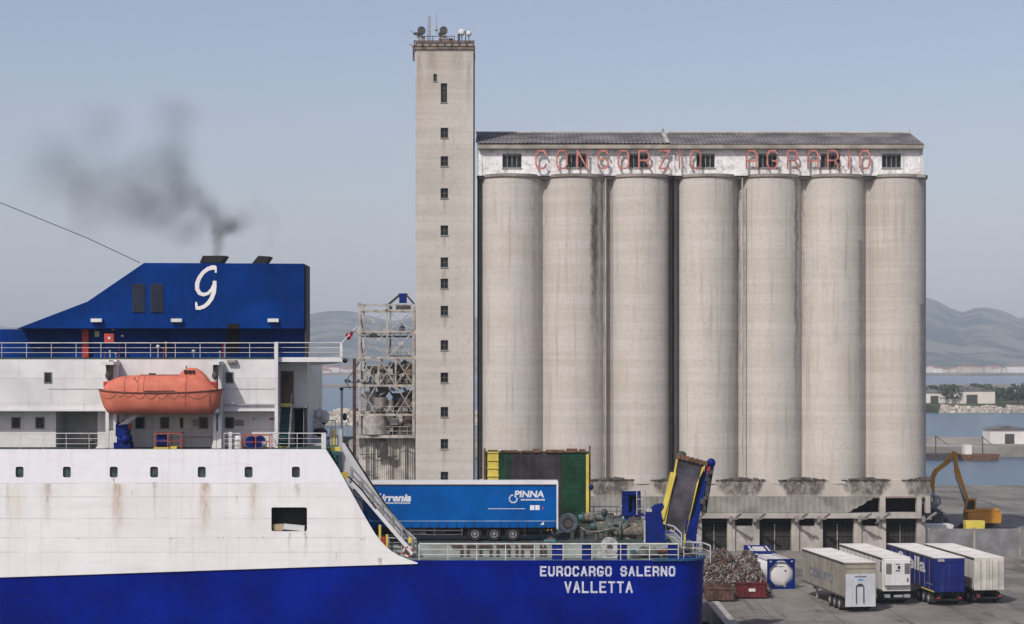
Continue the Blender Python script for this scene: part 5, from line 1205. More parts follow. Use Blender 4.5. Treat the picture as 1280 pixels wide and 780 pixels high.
# ---- davits
for px0, px1, py_top in ((133, 147, 448), (267, 277.5, 452)):
    xc = (PX(px0, 134.6)+PX(px1, 134.6))/2; wd = PX(px1, 134.6)-PX(px0, 134.6)
    mb = M(); mb.box(xc-wd/2, xc-wd/2+.22, 134.3, 135.2, zU, PZ(py_top+2, 134.6)); mb.box(xc+wd/2-.22, xc+wd/2, 134.3, 135.2, zU, PZ(py_top+2, 134.6)); mb.box(xc-wd/2+.22, xc+wd/2-.22, 134.8, 135.2, zU, PZ(512, 134.6))
    mb.box(xc-wd/2-.05, xc+wd/2+.05, 132.9, 135.2, PZ(456, 134), PZ(452, 134)); mb.prism([(xc-wd/2-.7 if px0 < 200 else xc-wd/2-.1, zU), (xc+wd/2, zU), (xc+wd/2-.1, zU+1.2), (xc-wd/2+.15, zU+1.2)], 134.35, 134.6)
    d_ = mb.build('davit', WHITE, S)
    mb = M(); mb.tube((xc, 133.3, PZ(455, 133.5)), (xc, 133.3, PZ(476, 133.5)), .05); mb.tube((xc-.12, 133.5, PZ(461, 133.5)), (xc+.12, 133.5, PZ(461, 133.5)), .3, 12); mb.ball((xc, 133.4, PZ(469, 133.5)), .22, .15, .3); mb.build('fall_block', DKSTEEL, d_)
    mb = M(); mb.box(xc-.28, xc+.14, 133.1, 133.5, PZ(483, 133.5), PZ(477, 133.5)); mb.build('release_hook', RED, d_)
mb = M(); mb.bar((PX(150, 134.2), 134.2, PZ(533, 134)), (PX(176, 134.4), 134.4, PZ(515, 134)), .25, .3); mb.build('davit_brace', WHITE, S)
# ---- winches and deck boxes
mb = M(); x = lambda p: PX(p, 134.3); z = lambda p: PZ(p, 134.3)
mb.box(x(145), x(160.5), 134.1, 135.1, z(545), z(530)); mb.box(x(143), x(164), 134.0, 135.2, zU, z(553)); mb.tube((x(153), 133.9, z(538)), (x(153), 135.2, z(538)), .4, 14); mb.tube((x(147), 134.4, z(550)), (x(164), 134.4, z(550)), .36, 14); mb.tube((x(150), 134.6, z(532)), (x(150), 134.6, z(528)), .2)
mb.ball((x(158), 134.1, z(549)), .35); o = mb.build('boat_winch', BLUE_P, S, bevel=.02)
mb = M(); mb.tube((x(153), 134.3, z(529)), (x(161), 134.3, z(525)), .12); mb.cbox((x(155), 134.3, z(527)), .35, .3, .25); mb.cbox((x(162.5), 134.3, z(533)), .2, .3, .35); mb.build('brake_handle', RED, o)
def cage(px0, px1, py0, inner, nm):
    x0, x1, y0, y1 = PX(px0, 133.7), PX(px1, 133.7), 133.7, 135.0; z1 = PZ(py0, 133.7); mb = M()
    for xx in (x0, (x0+x1)/2, x1):
        for y in (y0, y1): mb.bar((xx, y, zU), (xx, y, z1), .06, .06)
    for y in (y0, y1): mb.bar((x0, y, z1), (x1, y, z1), .06, .06); mb.bar((x0, y, (zU+z1)/2), (x1, y, (zU+z1)/2), .04, .04)
    for xx in (x0, x1): mb.bar((xx, y0, z1), (xx, y1, z1), .06, .06)
    o = mb.build(nm, mat('cage_red', (.42, .1, .07), .6, var=.2), S); inner(o)
def in1(o):
    mb = M(); mb.tube((PX(196, 134.2), 134.4, PZ(551, 134.2)), (PX(209, 134.2), 134.4, PZ(551, 134.2)), .42, 16); mb.box(PX(195.5, 134.2), PX(209, 134.2), 134.2, 134.8, zU+.12, PZ(551, 134)); mb.build('winch_drum', BLUE_P, o)
    M().box(PX(192, 133.6), PX(211, 133.6), 133.55, 134.9, zU+.002, zU+.09).build('base_tray', YEL, o)
    M().box(PX(213, 133.6), PX(221, 133.6), 133.55, 134.6, zU+.002, zU+.16).build('base_tray', YEL, o)
def in2(o):
    mb = M(); mb.tube((PX(314.5, 134.2), 133.9, PZ(552.5, 134)), (PX(314.5, 134.2), 134.7, PZ(552.5, 134)), .4, 16); mb.tube((PX(324, 134.2), 133.9, PZ(552, 134)), (PX(324, 134.2), 134.7, PZ(552, 134)), .4, 16); mb.build('hose_drum', BLUE_P, o)
    M().tube((PX(328, 134), 134.0, PZ(555, 134)), (PX(333, 134), 134.0, PZ(555, 134)), .22).build('hose', STEEL, o)
cage(193.5, 226, 541.5, in1, 'boat_fall_cage'); cage(302, 337, 544, in2, 'hose_reel_cage')
mb = M(); mb.tube((PX(296.5, 134), 134.2, zU), (PX(296.5, 134), 134.2, PZ(550, 134)), .38, 16); mb.ball((PX(296.5, 134), 134.2, PZ(550, 134)), .38, .38, .3); mb.build('raft_canister', WHITE, S)
mb = M(); mb.cbox((PX(114, 134.5), 134.6, zU+.35), .5, .5, .7); mb.tube((PX(111, 134.5), 134.6, zU+.5), (PX(116, 134.5), 134.6, zU+.5), .3); mb.build('deck_winch', BLACK, S)

# ---- after end of the lifeboat deck, seen beyond the rail
mb = M(); q = 143.0
mb.ribbon([(PX(401, q), PZ(560, q)), (PX(401, q), PZ(543, q)), (PX(399, q), PZ(530, q)), (PX(404, q), PZ(520, q)), (PX(397, q), PZ(511, q))], [.35, .5, .8, .7, .3], q, q+.5)
mb.tube((PX(396, q), q, PZ(512, q)), (PX(408, q), q, PZ(527, q)), .16); mb.ball((PX(406, q), q, PZ(521, q)), .35, .3, .5); mb.ball((PX(397, q), q, PZ(519, q)), .3); mb.build('small_davit_crane', WHITE_R, S)
mb = M(); mb.ball((PX(400.5, q), q-.3, PZ(540, q)), .55, .4, .3); mb.tube((PX(405, q), q, PZ(530, q)), (PX(407, q), q, PZ(523, q)), .14); mb.build('crane_winch', BLACK, S)
mb = M(); mb.box(PX(384, 140), PX(410, 140), 138.5, 146, zU, zU+.15); mb.box(PX(388, 141), PX(406, 141), 141, 142, zU+.15, zU+.5); mb.build('after_deck_locker', GREYP, S)
rail([(PX(386, 148), 148, zU), (PX(419, 148), 148, zU)], 1.5, 'after_railing', r=.04)
mb = M()
for px, m_, dz in ((414, 0, 1.6), (417.5, 1, 1.5), (421, 0, 1.1)): mb.m(m_).tube((PX(px, 140), 140, zU-1), (PX(px, 140), 140, zU+dz-.4), .09, 8)
mb.m(0).tube((PX(427.3, 140), 140, zU-2), (PX(427.3, 140), 140, PZ(487, 140)), .09, 8); mb.m(2).ball((PX(431, 140), 140, PZ(521, 140)), .16, .16, .28); mb.m(2).ball((PX(427, 140), 140, PZ(486, 140)), .15, .15, .12); mb.m(0).tube((PX(427.3, 140), 140, PZ(521, 140)), (PX(431, 140), 140, PZ(521, 140)), .05)
mb.build('lamp_mast', [GREYP, YEL, BLACK], S)
# ---- swept stair down to the after deck
Yp = 135.0; q = lambda a: (PX(a[0], Yp), PZ(a[1], Yp))
mb = M(); mb.prism([q(a) for a in ((428, 553), (433, 556), (462, 602), (480, 629), (502, 660), (506, 668), (500, 672), (470, 640), (441, 612), (428, 598))], Yp, Yp+.12); mb.build('sloping_bulwark', mat('grey_white_bulwark', (.5, .51, .53), .6, var=.08, streak=.4, loc=False), S)
M().path([(*q((432.5, 555))[:1], Yp, q((432.5, 555))[1]), (q((462, 601))[0], Yp, q((462, 601))[1]), (q((480, 628))[0], Yp, q((480, 628))[1]), (q((503, 659))[0], Yp, q((503, 659))[1])], .07, 6).build('bulwark_capping', BLACK, S)
M().box(PX(423.5, 135.3), PX(428, 135.3), 135.1, 135.3, PZ(600, 135), PZ(536, 135)).build('bulwark_post', GREYP, S)
Yt = 134.1; v3 = lambda a, y=Yt, dz=0: Vector((PX(a[0], y), y, PZ(a[1], y)+dz))
mb = M(); a0, b0 = (438, 601), (516, 692)
for y in (Yt, Yt+.75): mb.bar(v3(a0, Yt)+Vector((0, y-Yt, 0)), v3(b0, Yt)+Vector((0, y-Yt, 0)), .06, .26)
mb.build('stair_stringer', WHITE, S)
mb = M(); n = 22
for k in range(n): c = v3(a0).lerp(v3(b0), (k+.5)/n); mb.box(c.x-.12, c.x+.12, Yt+.03, Yt+.72, c.z+.02, c.z+.05)
mb.build('stair_tread', GREYP, S)
mb = M()
for y in (0, .75):
    off = Vector((0, y, .95)); mb.tube(v3(a0)+off, v3(b0)+off, .035, 6); mb.tube(v3(a0)+Vector((0, y, .5)), v3(b0)+Vector((0, y, .5)), .025, 6)
    for k in range(7): c = v3(a0).lerp(v3(b0), k/6); mb.tube(c+Vector((0, y, 0)), c+off, .03, 6)
mb.build('stair_handrail', mat('dull_handrail', (.3, .3, .3), .6), S)
mb = M(); mb.path([v3((424, 596)), v3((436, 596)), v3((452, 612)), v3((470, 636))], .06); mb.path([v3((440, 618)), v3((452, 626)), v3((466, 648))], .05); mb.build('hose_line', BLACK, S)
M().box(PX(413.5, 134.6), PX(425, 134.6), 134.4, 134.8, PZ(563.6, 134.6), PZ(558.6, 134.6)).build('stair_nosing', YEL, S)
mb = M()
for k in range(7): mb.box(PX(412+k*1.2, 135), PX(426, 135), 134.5+k*.02, 134.8+k*.02, PZ(568+k*4.2, 134.7)-.04, PZ(568+k*4.2, 134.7))
mb.box(PX(411, 135), PX(428, 135), 135.3, 135.35, PZ(605, 135), PZ(557, 135)); mb.build('upper_stair_tread', TEAL, S)
M().tube((PX(431, 133.9), 133.7, PZ(594, 133.8)), (PX(431, 133.9), 133.95, PZ(594, 133.8)), .25, 16).build('round_lamp_cover', mat('ochre_paint', (.4, .3, .04), .6), S)
mb = M(); mb.m(0).tube(v3((475, 685)), v3((475, 656)), .09); mb.tube(v3((484, 685)), v3((484, 668)), .09); mb.m(1).tube(v3((480, 682)), v3((480, 671)), .13); mb.m(0).tube(v3((513, 678)), v3((513, 672)), .14)
mb.build('fire_post', [YEL, RED], S)
rail([tuple(v3((470, 688), 134.6)), tuple(v3((518, 690), 134.6))], .9, 'corner_railing', step=.9)
rail([tuple(v3((486, 660), 135.2)), tuple(v3((520, 690), 135.2))], .9, 'deck_edge_railing', step=.7)
# lifebuoy on the rail
t = thing('lifebuoy', 'red and white lifebuoy hanging on the rail at the foot of the stair', 'lifebuoy', (PX(510, 133), 133, PZ(689.5, 133)))
for i in range(8):
    mb = M(); c = t.location; a0_, a1_ = i*math.pi/4, (i+1)*math.pi/4; n = 4; rings = []
    for k in range(n+1):
        a = a0_+(a1_-a0_)*k/n; cc = Vector((c.x+.3*math.cos(a), c.y, c.z+.3*math.sin(a))); rad = Vector((math.cos(a), 0, math.sin(a)))
        rings.append([tuple(cc+rad*.065*math.cos(b)+Vector((0, 1, 0))*.065*math.sin(b)) for b in [j*math.pi/4 for j in range(8)]])
    mb.loft(rings, cap=False); mb.build('ring_segment', WHITE if i % 2 else RED, t)

# ---- raised green ramp beyond the trailer
Yg = 151.0; gx_ = lambda p: PX(p, Yg); gz_ = lambda p: PZ(p, Yg)
mb = M(); mb.box(gx_(607), gx_(736.5), Yg+.1, Yg+.7, zM, gz_(564.5)); mb.build('inner_ramp', mat('inner_ramp_green', (.02, .085, .045), .8, var=.4, scale=.6, fine=.3), S)
GR = mat('ramp_rib_green', (.028, .125, .06), .8, var=.35, scale=.8, fine=.3); PU = mat('ramp_worn_centre', (.075, .068, .075), .8, var=.3, scale=.5, fine=.3)
mb = M(); n = 40
for k in range(n):
    z = zM+.15+(gz_(567)-zM-.15)*k/(n-1); o = random.uniform(-.04, .04)
    segs = 22
    for j in range(segs):
        a = 624+(733-624)*j/segs; b = 624+(733-624)*(j+1)/segs; zz = (.03 if j % 2 else -.03)
        mb.cur = 1 if (636 < a < 700) else 0
        mb.bar((gx_(a), Yg+.04, z+zz), (gx_(b), Yg+.04, z-zz), .06, .05)
mb.build('ramp_rib', [GR, PU], S)
mb = M(); mb.box(gx_(630), gx_(700), Yg+.075, Yg+.098, zM, gz_(566)); mb.build('ramp_worn_strip', PU, S)
mb = M(); mb.box(gx_(609.5), gx_(623), Yg-.05, Yg+.1, zM, gz_(565.5))
for k in range(9): mb.box(gx_(609), gx_(623.5), Yg-.12, Yg-.05, zM+.7+k*.6, zM+.8+k*.6)
mb.build('ramp_side_flap', YEL, S); M().box(gx_(732.5), gx_(736), Yg-.12, Yg+.1, zM+.3, gz_(568)).build('ramp_side_strip', YEL, S)
mb = M(); mb.box(gx_(604.5), gx_(607), Yg, Yg+.8, zM, gz_(561)); mb.box(gx_(736.6), gx_(738.5), Yg, Yg+.8, zM+1, gz_(558))
for a, b in ((610, 622), (626, 648), (652, 664), (666, 676), (682, 706), (708, 722), (724, 732)): mb.box(gx_(a), gx_(b), Yg-.1, Yg+.5, gz_(565.5), gz_(562.5)+random.uniform(-.05, .1))
mb.build('ramp_hinge', RUST, S)
M().ball((gx_(738.5), Yg, gz_(609)), .22).build('ramp_lock', BLUE_P, S)

# ---- mooring gear on the after deck
z0 = zM
Yw = 141.0; wx, wz = PX(710, Yw), PZ(654, Yw)
rings = [[(wx+rr*math.cos(2*math.pi*i/28), Yw+d, wz+rr*math.sin(2*math.pi*i/28)) for i in range(28)] for rr, d in ((.3, .1), (.38, -.1), (.42, -.12), (.66, -.16), (.7, -.05), (.7, .3), (.3, .3))]
o = M().loft(rings).build('warping_drum', mat('drum_grey', (.46, .47, .47), .7, var=.2, scale=2), S)
M().tube((wx, Yw-.2, wz), (wx, Yw+.3, wz), .3, 12, .28).m(0).build('hub', mat('hub_cream', (.42, .38, .27), .7), o)
mb = M(); mb.cbox((wx+.4, Yw+.5, z0+.4), 1.4, .6, .8); mb.box(wx-.6, wx+.2, Yw-.1, Yw+.3, z0, z0+.25); mb.build('drum_bed', DKSTEEL, S)
random.seed(44); gm = [mat('winch_grey_green', (.13, .15, .135), .7, var=.35, scale=2, fine=.3), DKSTEEL, mat('rope_brown', (.2, .185, .15), .9, var=.35, scale=4), mat('winch_teal', (.03, .11, .12), .6), RUST]
def junk(px0, px1, py0, py1, ya, yb, n, name):
    mb = M()
    for k in range(n):
        y = random.uniform(ya, yb); px = random.uniform(px0, px1); py = random.uniform(py0, py1); c = P(px, py, y); s = random.uniform(.12, .42); mb.cur = random.choice((0, 0, 0, 1, 1, 2, 3, 4))
        r_ = random.random()
        if r_ < .35: mb.cbox(c, s*random.uniform(.7, 2.2), s, s*random.uniform(.4, 1.2))
        elif r_ < .7: mb.tube((c[0]-s, c[1], c[2]), (c[0]+s, c[1]+random.uniform(-.2, .2), c[2]+random.uniform(-.25, .25)), s*.45, 9)
        else: mb.tube((c[0], c[1]-s*.6, c[2]), (c[0], c[1]+s*.6, c[2]), s*.8, 12)
    return mb.build(name, gm, S)
y_ = 139.0
mb = M(); c = P(788, 663, y_)
mb.m(2).tube((c[0]-.7, y_, c[2]), (c[0]+.75, y_, c[2]), .52, 18); mb.m(0).tube((c[0]-.85, y_, c[2]), (c[0]-.7, y_, c[2]), .85, 20); mb.m(0).tube((c[0]+.75, y_, c[2]), (c[0]+.9, y_, c[2]), .85, 20)
mb.m(1).cbox((c[0], y_+.5, z0+.3), 2.6, 1.2, .6); mb.m(0).tube((c[0]-1.6, y_, c[2]+.1), (c[0]-.85, y_, c[2]+.1), .35, 12); mb.m(0).cbox((c[0]-1.9, y_, c[2]-.1), .8, .8, .9)
mb.m(0).bar(P(768, 667, y_-.4), P(786, 653, y_-.4), .3, .28); mb.build('mooring_winch', gm, S, bevel=.015)
junk(772, 804, 652, 679, 138.6, 141, 46, 'winch_gear')
def small_winch(px, py, Y, L, r, nm):
    mb = M(); c = P(px, py, Y); zc = z0+r+.25
    mb.m(0).tube((c[0]-L/2, Y, zc), (c[0]+L/2, Y, zc), r*.7, 16)
    for q in (-L/2, 0, L/2): mb.m(1 if q else 0).tube((c[0]+q-.05, Y, zc), (c[0]+q+.05, Y, zc), r*1.1, 18)
    mb.m(2).tube((c[0]-L/2+.08, Y, zc), (c[0]-.08, Y, zc), r*.86, 16); mb.m(0).cbox((c[0]+L/2+.35, Y, z0+.4), .6, .7, .8); mb.m(1).cbox((c[0], Y, z0+.08), L+1.4, 1.0, .16)
    mb.m(3).tube((c[0]-L/2-.35, Y, zc), (c[0]-L/2-.05, Y, zc), r*.6, 12, r*.8); mb.build(nm, gm, S, bevel=.01)
small_winch(757, 668, 141.5, 1.5, .42, 'mooring_winch'); small_winch(742, 660, 150, 1.6, .4, 'mooring_winch')
for px, Yb in ((722, 138.5), (752, 137), (744, 152.5), (783, 153)):
    mb = M(); bx = PX(px, Yb)
    for q in (-.35, .35): mb.tube((bx+q, Yb, z0), (bx+q, Yb, z0+.6), .17, 12); mb.tube((bx+q, Yb, z0+.6), (bx+q, Yb, z0+.66), .22, 12)
    mb.box(bx-.7, bx+.7, Yb-.3, Yb+.3, z0+.003, z0+.06); mb.build('double_bollard', DKSTEEL, S)
M().box(PX(786, 142), PX(803, 142), 142, 142.8, z0, z0+1.25).build('power_pack', DKSTEEL, S, bevel=.02)
M().box(PX(746, 150), PX(768, 150), 150.5, 151.5, z0, z0+.9).build('deck_locker', DKSTEEL, S)
mb = M(); c = P(762, 683, 134.9); mb.m(0).tube((c[0], 134.6, c[2]), (c[0], 135.2, c[2]), .62, 22); mb.m(1).tube((c[0], 134.55, c[2]), (c[0], 134.7, c[2]), .2, 12); mb.m(0).cbox((c[0]-.1, 134.9, zg+.2), 1.5, .5, .4); mb.build('rope_drum', [mat('pale_drum', (.4, .42, .42), .7, var=.25, scale=3), DKSTEEL], S)
junk(790, 832, 688, 697, 134.2, 135, 22, 'bitts'); junk(686, 690, 676, 680, 136, 137, 6, 'bitts')
mb = M(); c = P(745, 663, 138); mb.path([P(722, 657, 140), P(735, 665, 139), P(752, 664, 138.5), P(768, 660, 138.5)], .06); mb.build('mooring_rope', gm[2], S)
# blue control cabin and cage
Yc_ = 143.0; cx_ = lambda p: PX(p, Yc_); cz_ = lambda p: PZ(p, Yc_)
mb = M(); mb.box(cx_(778.5), cx_(786), Yc_, Yc_+1.5, cz_(650), cz_(617)); mb.box(cx_(778.5), cx_(801), Yc_-.05, Yc_+1.5, cz_(619), cz_(614.5)); mb.box(cx_(791), cx_(793), Yc_+.3, Yc_+.5, cz_(648), cz_(619)); mb.box(cx_(799), cx_(801), Yc_, Yc_+.3, cz_(648), cz_(619)); mb.prism([(cx_(786), cz_(648)), (cx_(799), cz_(648)), (cx_(795), cz_(638)), (cx_(786), cz_(641))], Yc_+.1, Yc_+.5); mb.box(cx_(786), cx_(797), Yc_+.9, Yc_+1.4, cz_(650), cz_(638)); mb.box(cx_(778), cx_(806), Yc_-.1, Yc_+1.6, z0+1.3, z0+1.42)
mb.build('control_cabin', BLUE_P, S, bevel=.02)
M().box(cx_(786), cx_(799), Yc_+.6, Yc_+.65, cz_(648), cz_(619)).build('cabin_interior', DKGAP, S)
mb = M(); 
for px in (796, 806.5): mb.tube((cx_(px), Yc_-.1, z0+1.4), (cx_(px), Yc_-.1, cz_(613)), .04)
for py in (613, 624, 636, 648): mb.tube((cx_(796), Yc_-.1, cz_(py)), (cx_(806.5), Yc_-.1, cz_(py)), .03)
mb.tube((cx_(780), Yc_-.1, cz_(613.4)), (cx_(806.5), Yc_-.1, cz_(613)), .03)
for px in (779, 792, 805): mb.bar((cx_(px), Yc_, z0), (cx_(px), Yc_, z0+1.3), .12, .12)
mb.build('cabin_cage', GREYP, S)
mb = M(); c = P(755.5, 641, 145); mb.ball(c, .25, .25, .3); mb.tube((c[0], 145, z0), (c[0], 145, c[2]), .1); mb.build('deck_vent', mat('dark_slate', (.05, .06, .08), .6), S)
# blue ramp post
Yk = 136.2; kx = lambda p: PX(p, Yk); kz = lambda p: PZ(p, Yk)
mb = M(); mb.prism([(kx(807), kz(679)), (kx(833), kz(679)), (kx(827), kz(642)), (kx(826), kz(638)), (kx(818), kz(638)), (kx(816), kz(640)), (kx(808), kz(640))], Yk, Yk+1.2)
mb.build('ramp_post', BLUE_P, S, bevel=.03)
mb = M(); mb.prism([(kx(813), kz(638.2)), (kx(827), kz(640)), (kx(831), kz(634)), (kx(829), kz(629.5)), (kx(823), kz(630.5)), (kx(819), kz(631.5)), (kx(815), kz(635))], Yk+.2, Yk+.9); mb.build('sheave_head', BLUE_P, S, bevel=.03)
mb = M(); mb.bar((kx(805.6), Yk-.05, kz(679)), (kx(805.6), Yk-.05, kz(650)), .12, .12); mb.box(kx(808), kx(815), Yk+.1, Yk+1.1, kz(640)+.003, kz(636.5)); mb.build('post_trim', GREYP, S)
# raised stern ramp
Yr_ = 139.5; TL, TR, BR, BL = (846.5, 573), (880, 581), (853.5, 671), (829.5, 655)
r3 = lambda a, dy=0: (PX(a[0], Yr_), Yr_+dy, PZ(a[1], Yr_))
def quadslab(a, b, c, d, y0, y1, nm, m):
    mb = M(); mb.prism([(PX(p[0], Yr_), PZ(p[1], Yr_)) for p in (a, b, c, d)], Yr_+y0, Yr_+y1); return mb.build(nm, m, S)
o = quadslab(TL, TR, BR, BL, 0, .5, 'stern_ramp', mat('worn_ramp_steel', (.115, .105, .14), .75, var=.42, scale=.7, streak=.3, fine=.35))
mb = M(); L_ = lambda a, b, t_: (a[0]+(b[0]-a[0])*t_, a[1]+(b[1]-a[1])*t_)
for k in range(1, 44):
    a, b = L_(TL, BL, k/44), L_(TR, BR, k/44); mb.bar(r3(a, -.02), r3(b, -.02), .03, .03)
mb.build('anti_skid_bar', mat('ramp_bar', (.07, .065, .075), .8), o)
quadslab((838, 590), (845, 591), (829, 650), (826, 642), -.25, .1, 'ramp_flap', YEL)
quadslab((845.5, 574), (847.5, 573.5), (831.5, 656), (829, 655), -.12, .2, 'ramp_edge', YEL)
quadslab((877.5, 583.5), (881, 584), (871, 604), (856.5, 671), -.12, .2, 'ramp_edge', YEL)
quadslab((873, 600), (877, 599), (860, 660), (858, 664), -.1, .4, 'ramp_side_strip', GR)
quadslab((879, 590), (887, 588), (871, 662), (857, 667), .1, .9, 'ramp_side_beam', BLUE_P)
quadslab((858, 650), (872, 648), (871, 678), (857, 678), -.1, .7, 'ramp_foot', BLUE_P)
quadslab((884, 577), (891, 580), (884, 642), (877, 640), .3, 1.1, 'ramp_cylinder_case', mat('case_dark', (.03, .028, .03), .7))
quadslab((889, 583), (893, 584), (886, 625), (883, 625), .2, .9, 'ramp_outer_beam', BLUE_P)
mb = M(); mb.bar(r3((848, 570.5), .1), r3((882, 579.5), .1), .5, .28)
for k in range(7): a = L_((848, 570), (882, 579), k/6); mb.cbox(r3(a, -.05), .22, .3, .34)
mb.build('ramp_lip', RUST, S)
M().ball(r3((889.5, 579), .3), .32, .3, .34).build('ramp_roller', BLUE_P, S)
M().ball(r3((852.5, 568.5), .3), .34, .35, .26).build('ramp_roller', mat('roller_green', (.04, .07, .05), .6), S)
quadslab((884, 583), (888, 583), (887, 594), (883, 594), -.05, .25, 'ramp_hook', RED)
mb = M(); random.seed(6)
for k in range(12): t_ = k/12; a = L_((886, 590), (878, 645), t_); mb.cbox(r3((a[0]+random.uniform(-3, 3), a[1]), -.05), random.uniform(.15, .4), .4, random.uniform(.15, .4))
mb.build('ramp_hardware', [DKSTEEL], S)
# stepped white rails by the ramp
def r_at(pts, y, nm, h_=1.1): rail([(PX(a, y), y, PZ(b, y)) for a, b in pts], h_, nm, step=.55, r=.035, top=.05)
r_at([(832, 676), (843, 679), (852, 688)], 137.2, 'ramp_railing', 1.15); r_at([(855, 700), (878, 700), (888, 704)], 136, 'ramp_side_railing', 1.2)
M().bar(r3((856, 700)), r3((856, 668)), .16, .16).build('ramp_rail_post', YEL, S)
junk(850, 872, 680, 698, 135, 138, 26, 'hinge_gear')
M().box(PX(858, 138), PX(876, 138), 138, 139, zg, PZ(678, 138)).build('hinge_block', BLUE_P, S)

# ================================================================ flag and staff
t = thing('ensign_flag', 'red flag with a white cross flying from a slanting white staff', 'flag', P(427, 430, YU))
M().tube(P(427, 429, YU), P(447, 407, YU), .045, 6, .03).build('staff', WHITE, t)
mb = M(); nx, nz = 12, 8
def fp(u, v): # hanging, folded cloth
    x = PX(441.5-u*8.6, YU)+.06*math.sin(v*6+u*3); y = YU+.16*math.sin(u*9+v*2); z = PZ(412.2+u*5+v*8, YU)+.05*math.sin(u*7); return (x, y, z)
mb.add([fp(i/nx, j/nz) for j in range(nz+1) for i in range(nx+1)], [(j*(nx+1)+i, j*(nx+1)+i+1, (j+1)*(nx+1)+i+1, (j+1)*(nx+1)+i) for j in range(nz) for i in range(nx)], True)
for k in range(len(mb.f)):
    i, j = k % nx, k//nx; mb.mi[k] = 1 if (i in (5, 6) and 2 <= j <= 5) or (j in (3, 4) and 4 <= i <= 7) else 0
mb.build('flag_cloth', [mat('flag_red', (.5, .02, .04), .8), WHITE], t, recalc=False)

# ================================================================ lifeboat
YB_ = 133.55; lx = lambda p: PX(p, YB_); lz = lambda p: PZ(p, YB_)
t = thing('lifeboat', 'enclosed orange lifeboat with a steering dome hanging from white davits', 'lifeboat', (lx(201), YB_, lz(518)))
def lerp_tab(tab, x):
    for (a, b), (c, d) in zip(tab, tab[1:]):
        if a <= x <= c: return b+(d-b)*(x-a)/(c-a)
    return tab[0][1] if x < tab[0][0] else tab[-1][1]
gun = [(124, 487), (135, 488.6), (160, 490.4), (201, 491), (240, 490), (265, 488.3), (278, 486.8)]
kee = [(124, 489.5), (127, 499), (131, 509), (136, 516), (142, 518.3), (201, 518.6), (262, 518.3), (270, 516), (274, 508), (278, 489.5)]
bm = [(124, .1), (128, .55), (134, .9), (145, 1.2), (165, 1.42), (201, 1.48), (240, 1.4), (262, 1.15), (272, .8), (278, .3)]
st = [124, 125.5, 127, 129, 131, 133.5, 136, 140, 146, 155, 165, 180, 195, 210, 225, 240, 252, 262, 267, 271, 274, 276.5, 278]
rings = []
for p in st:
    g, kk, b = lerp_tab(gun, p), lerp_tab(kee, p), lerp_tab(bm, p); zg_, zk = lz(g), lz(kk); r = []
    for j in range(13):
        a = math.pi*j/12; r.append((lx(p), YB_-b*math.copysign(abs(math.cos(a))**.55, math.cos(a)), zg_-(zg_-zk)*abs(math.sin(a))**.85))
    rings.append(r)
mb = M(); mb.loft(rings); mb.build('boat_hull', ORANGE, t)
can = [(131, 486), (133, 481), (138, 476), (145, 472.5), (152, 470.4), (160, 469.4), (176, 468.8), (225, 468.6), (232, 468.5), (248, 469), (256, 472), (264, 478), (269, 483), (272, 486)]
st = [131, 132.5, 134, 138, 142, 146, 152, 160, 176, 190, 205, 220, 232, 244, 252, 258, 263, 267, 270, 272]; rings = []
for p in st:
    g = lerp_tab(gun, p)-.5; c = lerp_tab(can, p); b = lerp_tab(bm, p)*.9; r = []
    for j in range(13):
        a = math.pi*j/12; r.append((lx(p), YB_-b*math.copysign(abs(math.cos(a))**.7, math.cos(a)), lz(g)+(lz(c)-lz(g))*abs(math.sin(a))**.75))
    rings.append(r)
M().loft(rings).build('canopy', ORANGE, t)
dome = [(222, 471), (226, 466), (231, 461.5), (236, 459.6), (246, 460.2), (252, 464), (257, 469), (263, 477), (267, 483)]
rings = []
for p, c in dome:
    b = .62 if 226 < p < 262 else .45; base = 482; r = []
    for j in range(11):
        a = math.pi*j/10; r.append((lx(p), YB_-b*math.copysign(abs(math.cos(a))**.5, math.cos(a)), lz(base)+(lz(c)-lz(base))*abs(math.sin(a))**.6))
    rings.append(r)
d_ = M().loft(rings).build('steering_dome', ORANGE, t)
mb = M(); yq = YB_-.66
for a, b in ((232, 236), (237.5, 241), (242.5, 245)): mb.box(lx(a), lx(b), yq-.02, yq+.3, lz(466.5), lz(462.5))
mb.build('dome_window', GLASS, d_)
mb = M(); rr = []
for p, g in gun: rr.append(p)
for s_ in (-1, 1):
    pts = [(lx(p), YB_+s_*(lerp_tab(bm, p)+.01), lz(lerp_tab(gun, p))) for p in (124, 128, 134, 145, 165, 185, 201, 220, 240, 262, 272, 278)]
    mb.path(pts, .055, 6)
mb.build('gunwale_fender', mat('fender_brown', (.13, .05, .035), .7), t)
mb = M(); mb.box(lx(185), lx(222), YB_-1.36, YB_-1.2, lz(489.5), lz(487.8)); mb.box(lx(176), lx(225), YB_-.35, YB_+.35, lz(469.3), lz(468.2)); mb.build('boarding_rail', mat('fender_brown', (.13, .05, .035), .7), t)
mb = M()
pts_all = []
for a, b in ((128, 150), (150, 160), (160, 172), (172, 187), (187, 200), (200, 214), (214, 228), (228, 238), (238, 262)):
    pts = []
    for k in range(7):
        u = k/6; p = a+(b-a)*u; sag = 4*u*(1-u)*(5.5 if (b-a) > 12 else 3); gg = 492.5+sag
        g, kk, bb = lerp_tab(gun, p), lerp_tab(kee, p), lerp_tab(bm, p); fr = (gg-g)/(kk-g); s_ = min(1, fr**(1/.85)); yy = bb*(math.cos(math.asin(s_)))**.55
        pts.append((lx(p), YB_-yy-.02, lz(gg)))
    mb.path(pts, .014, 4)
mb.build('grab_line', mat('rope_dark_orange', (.25, .12, .08), .8), t)
mb = M()
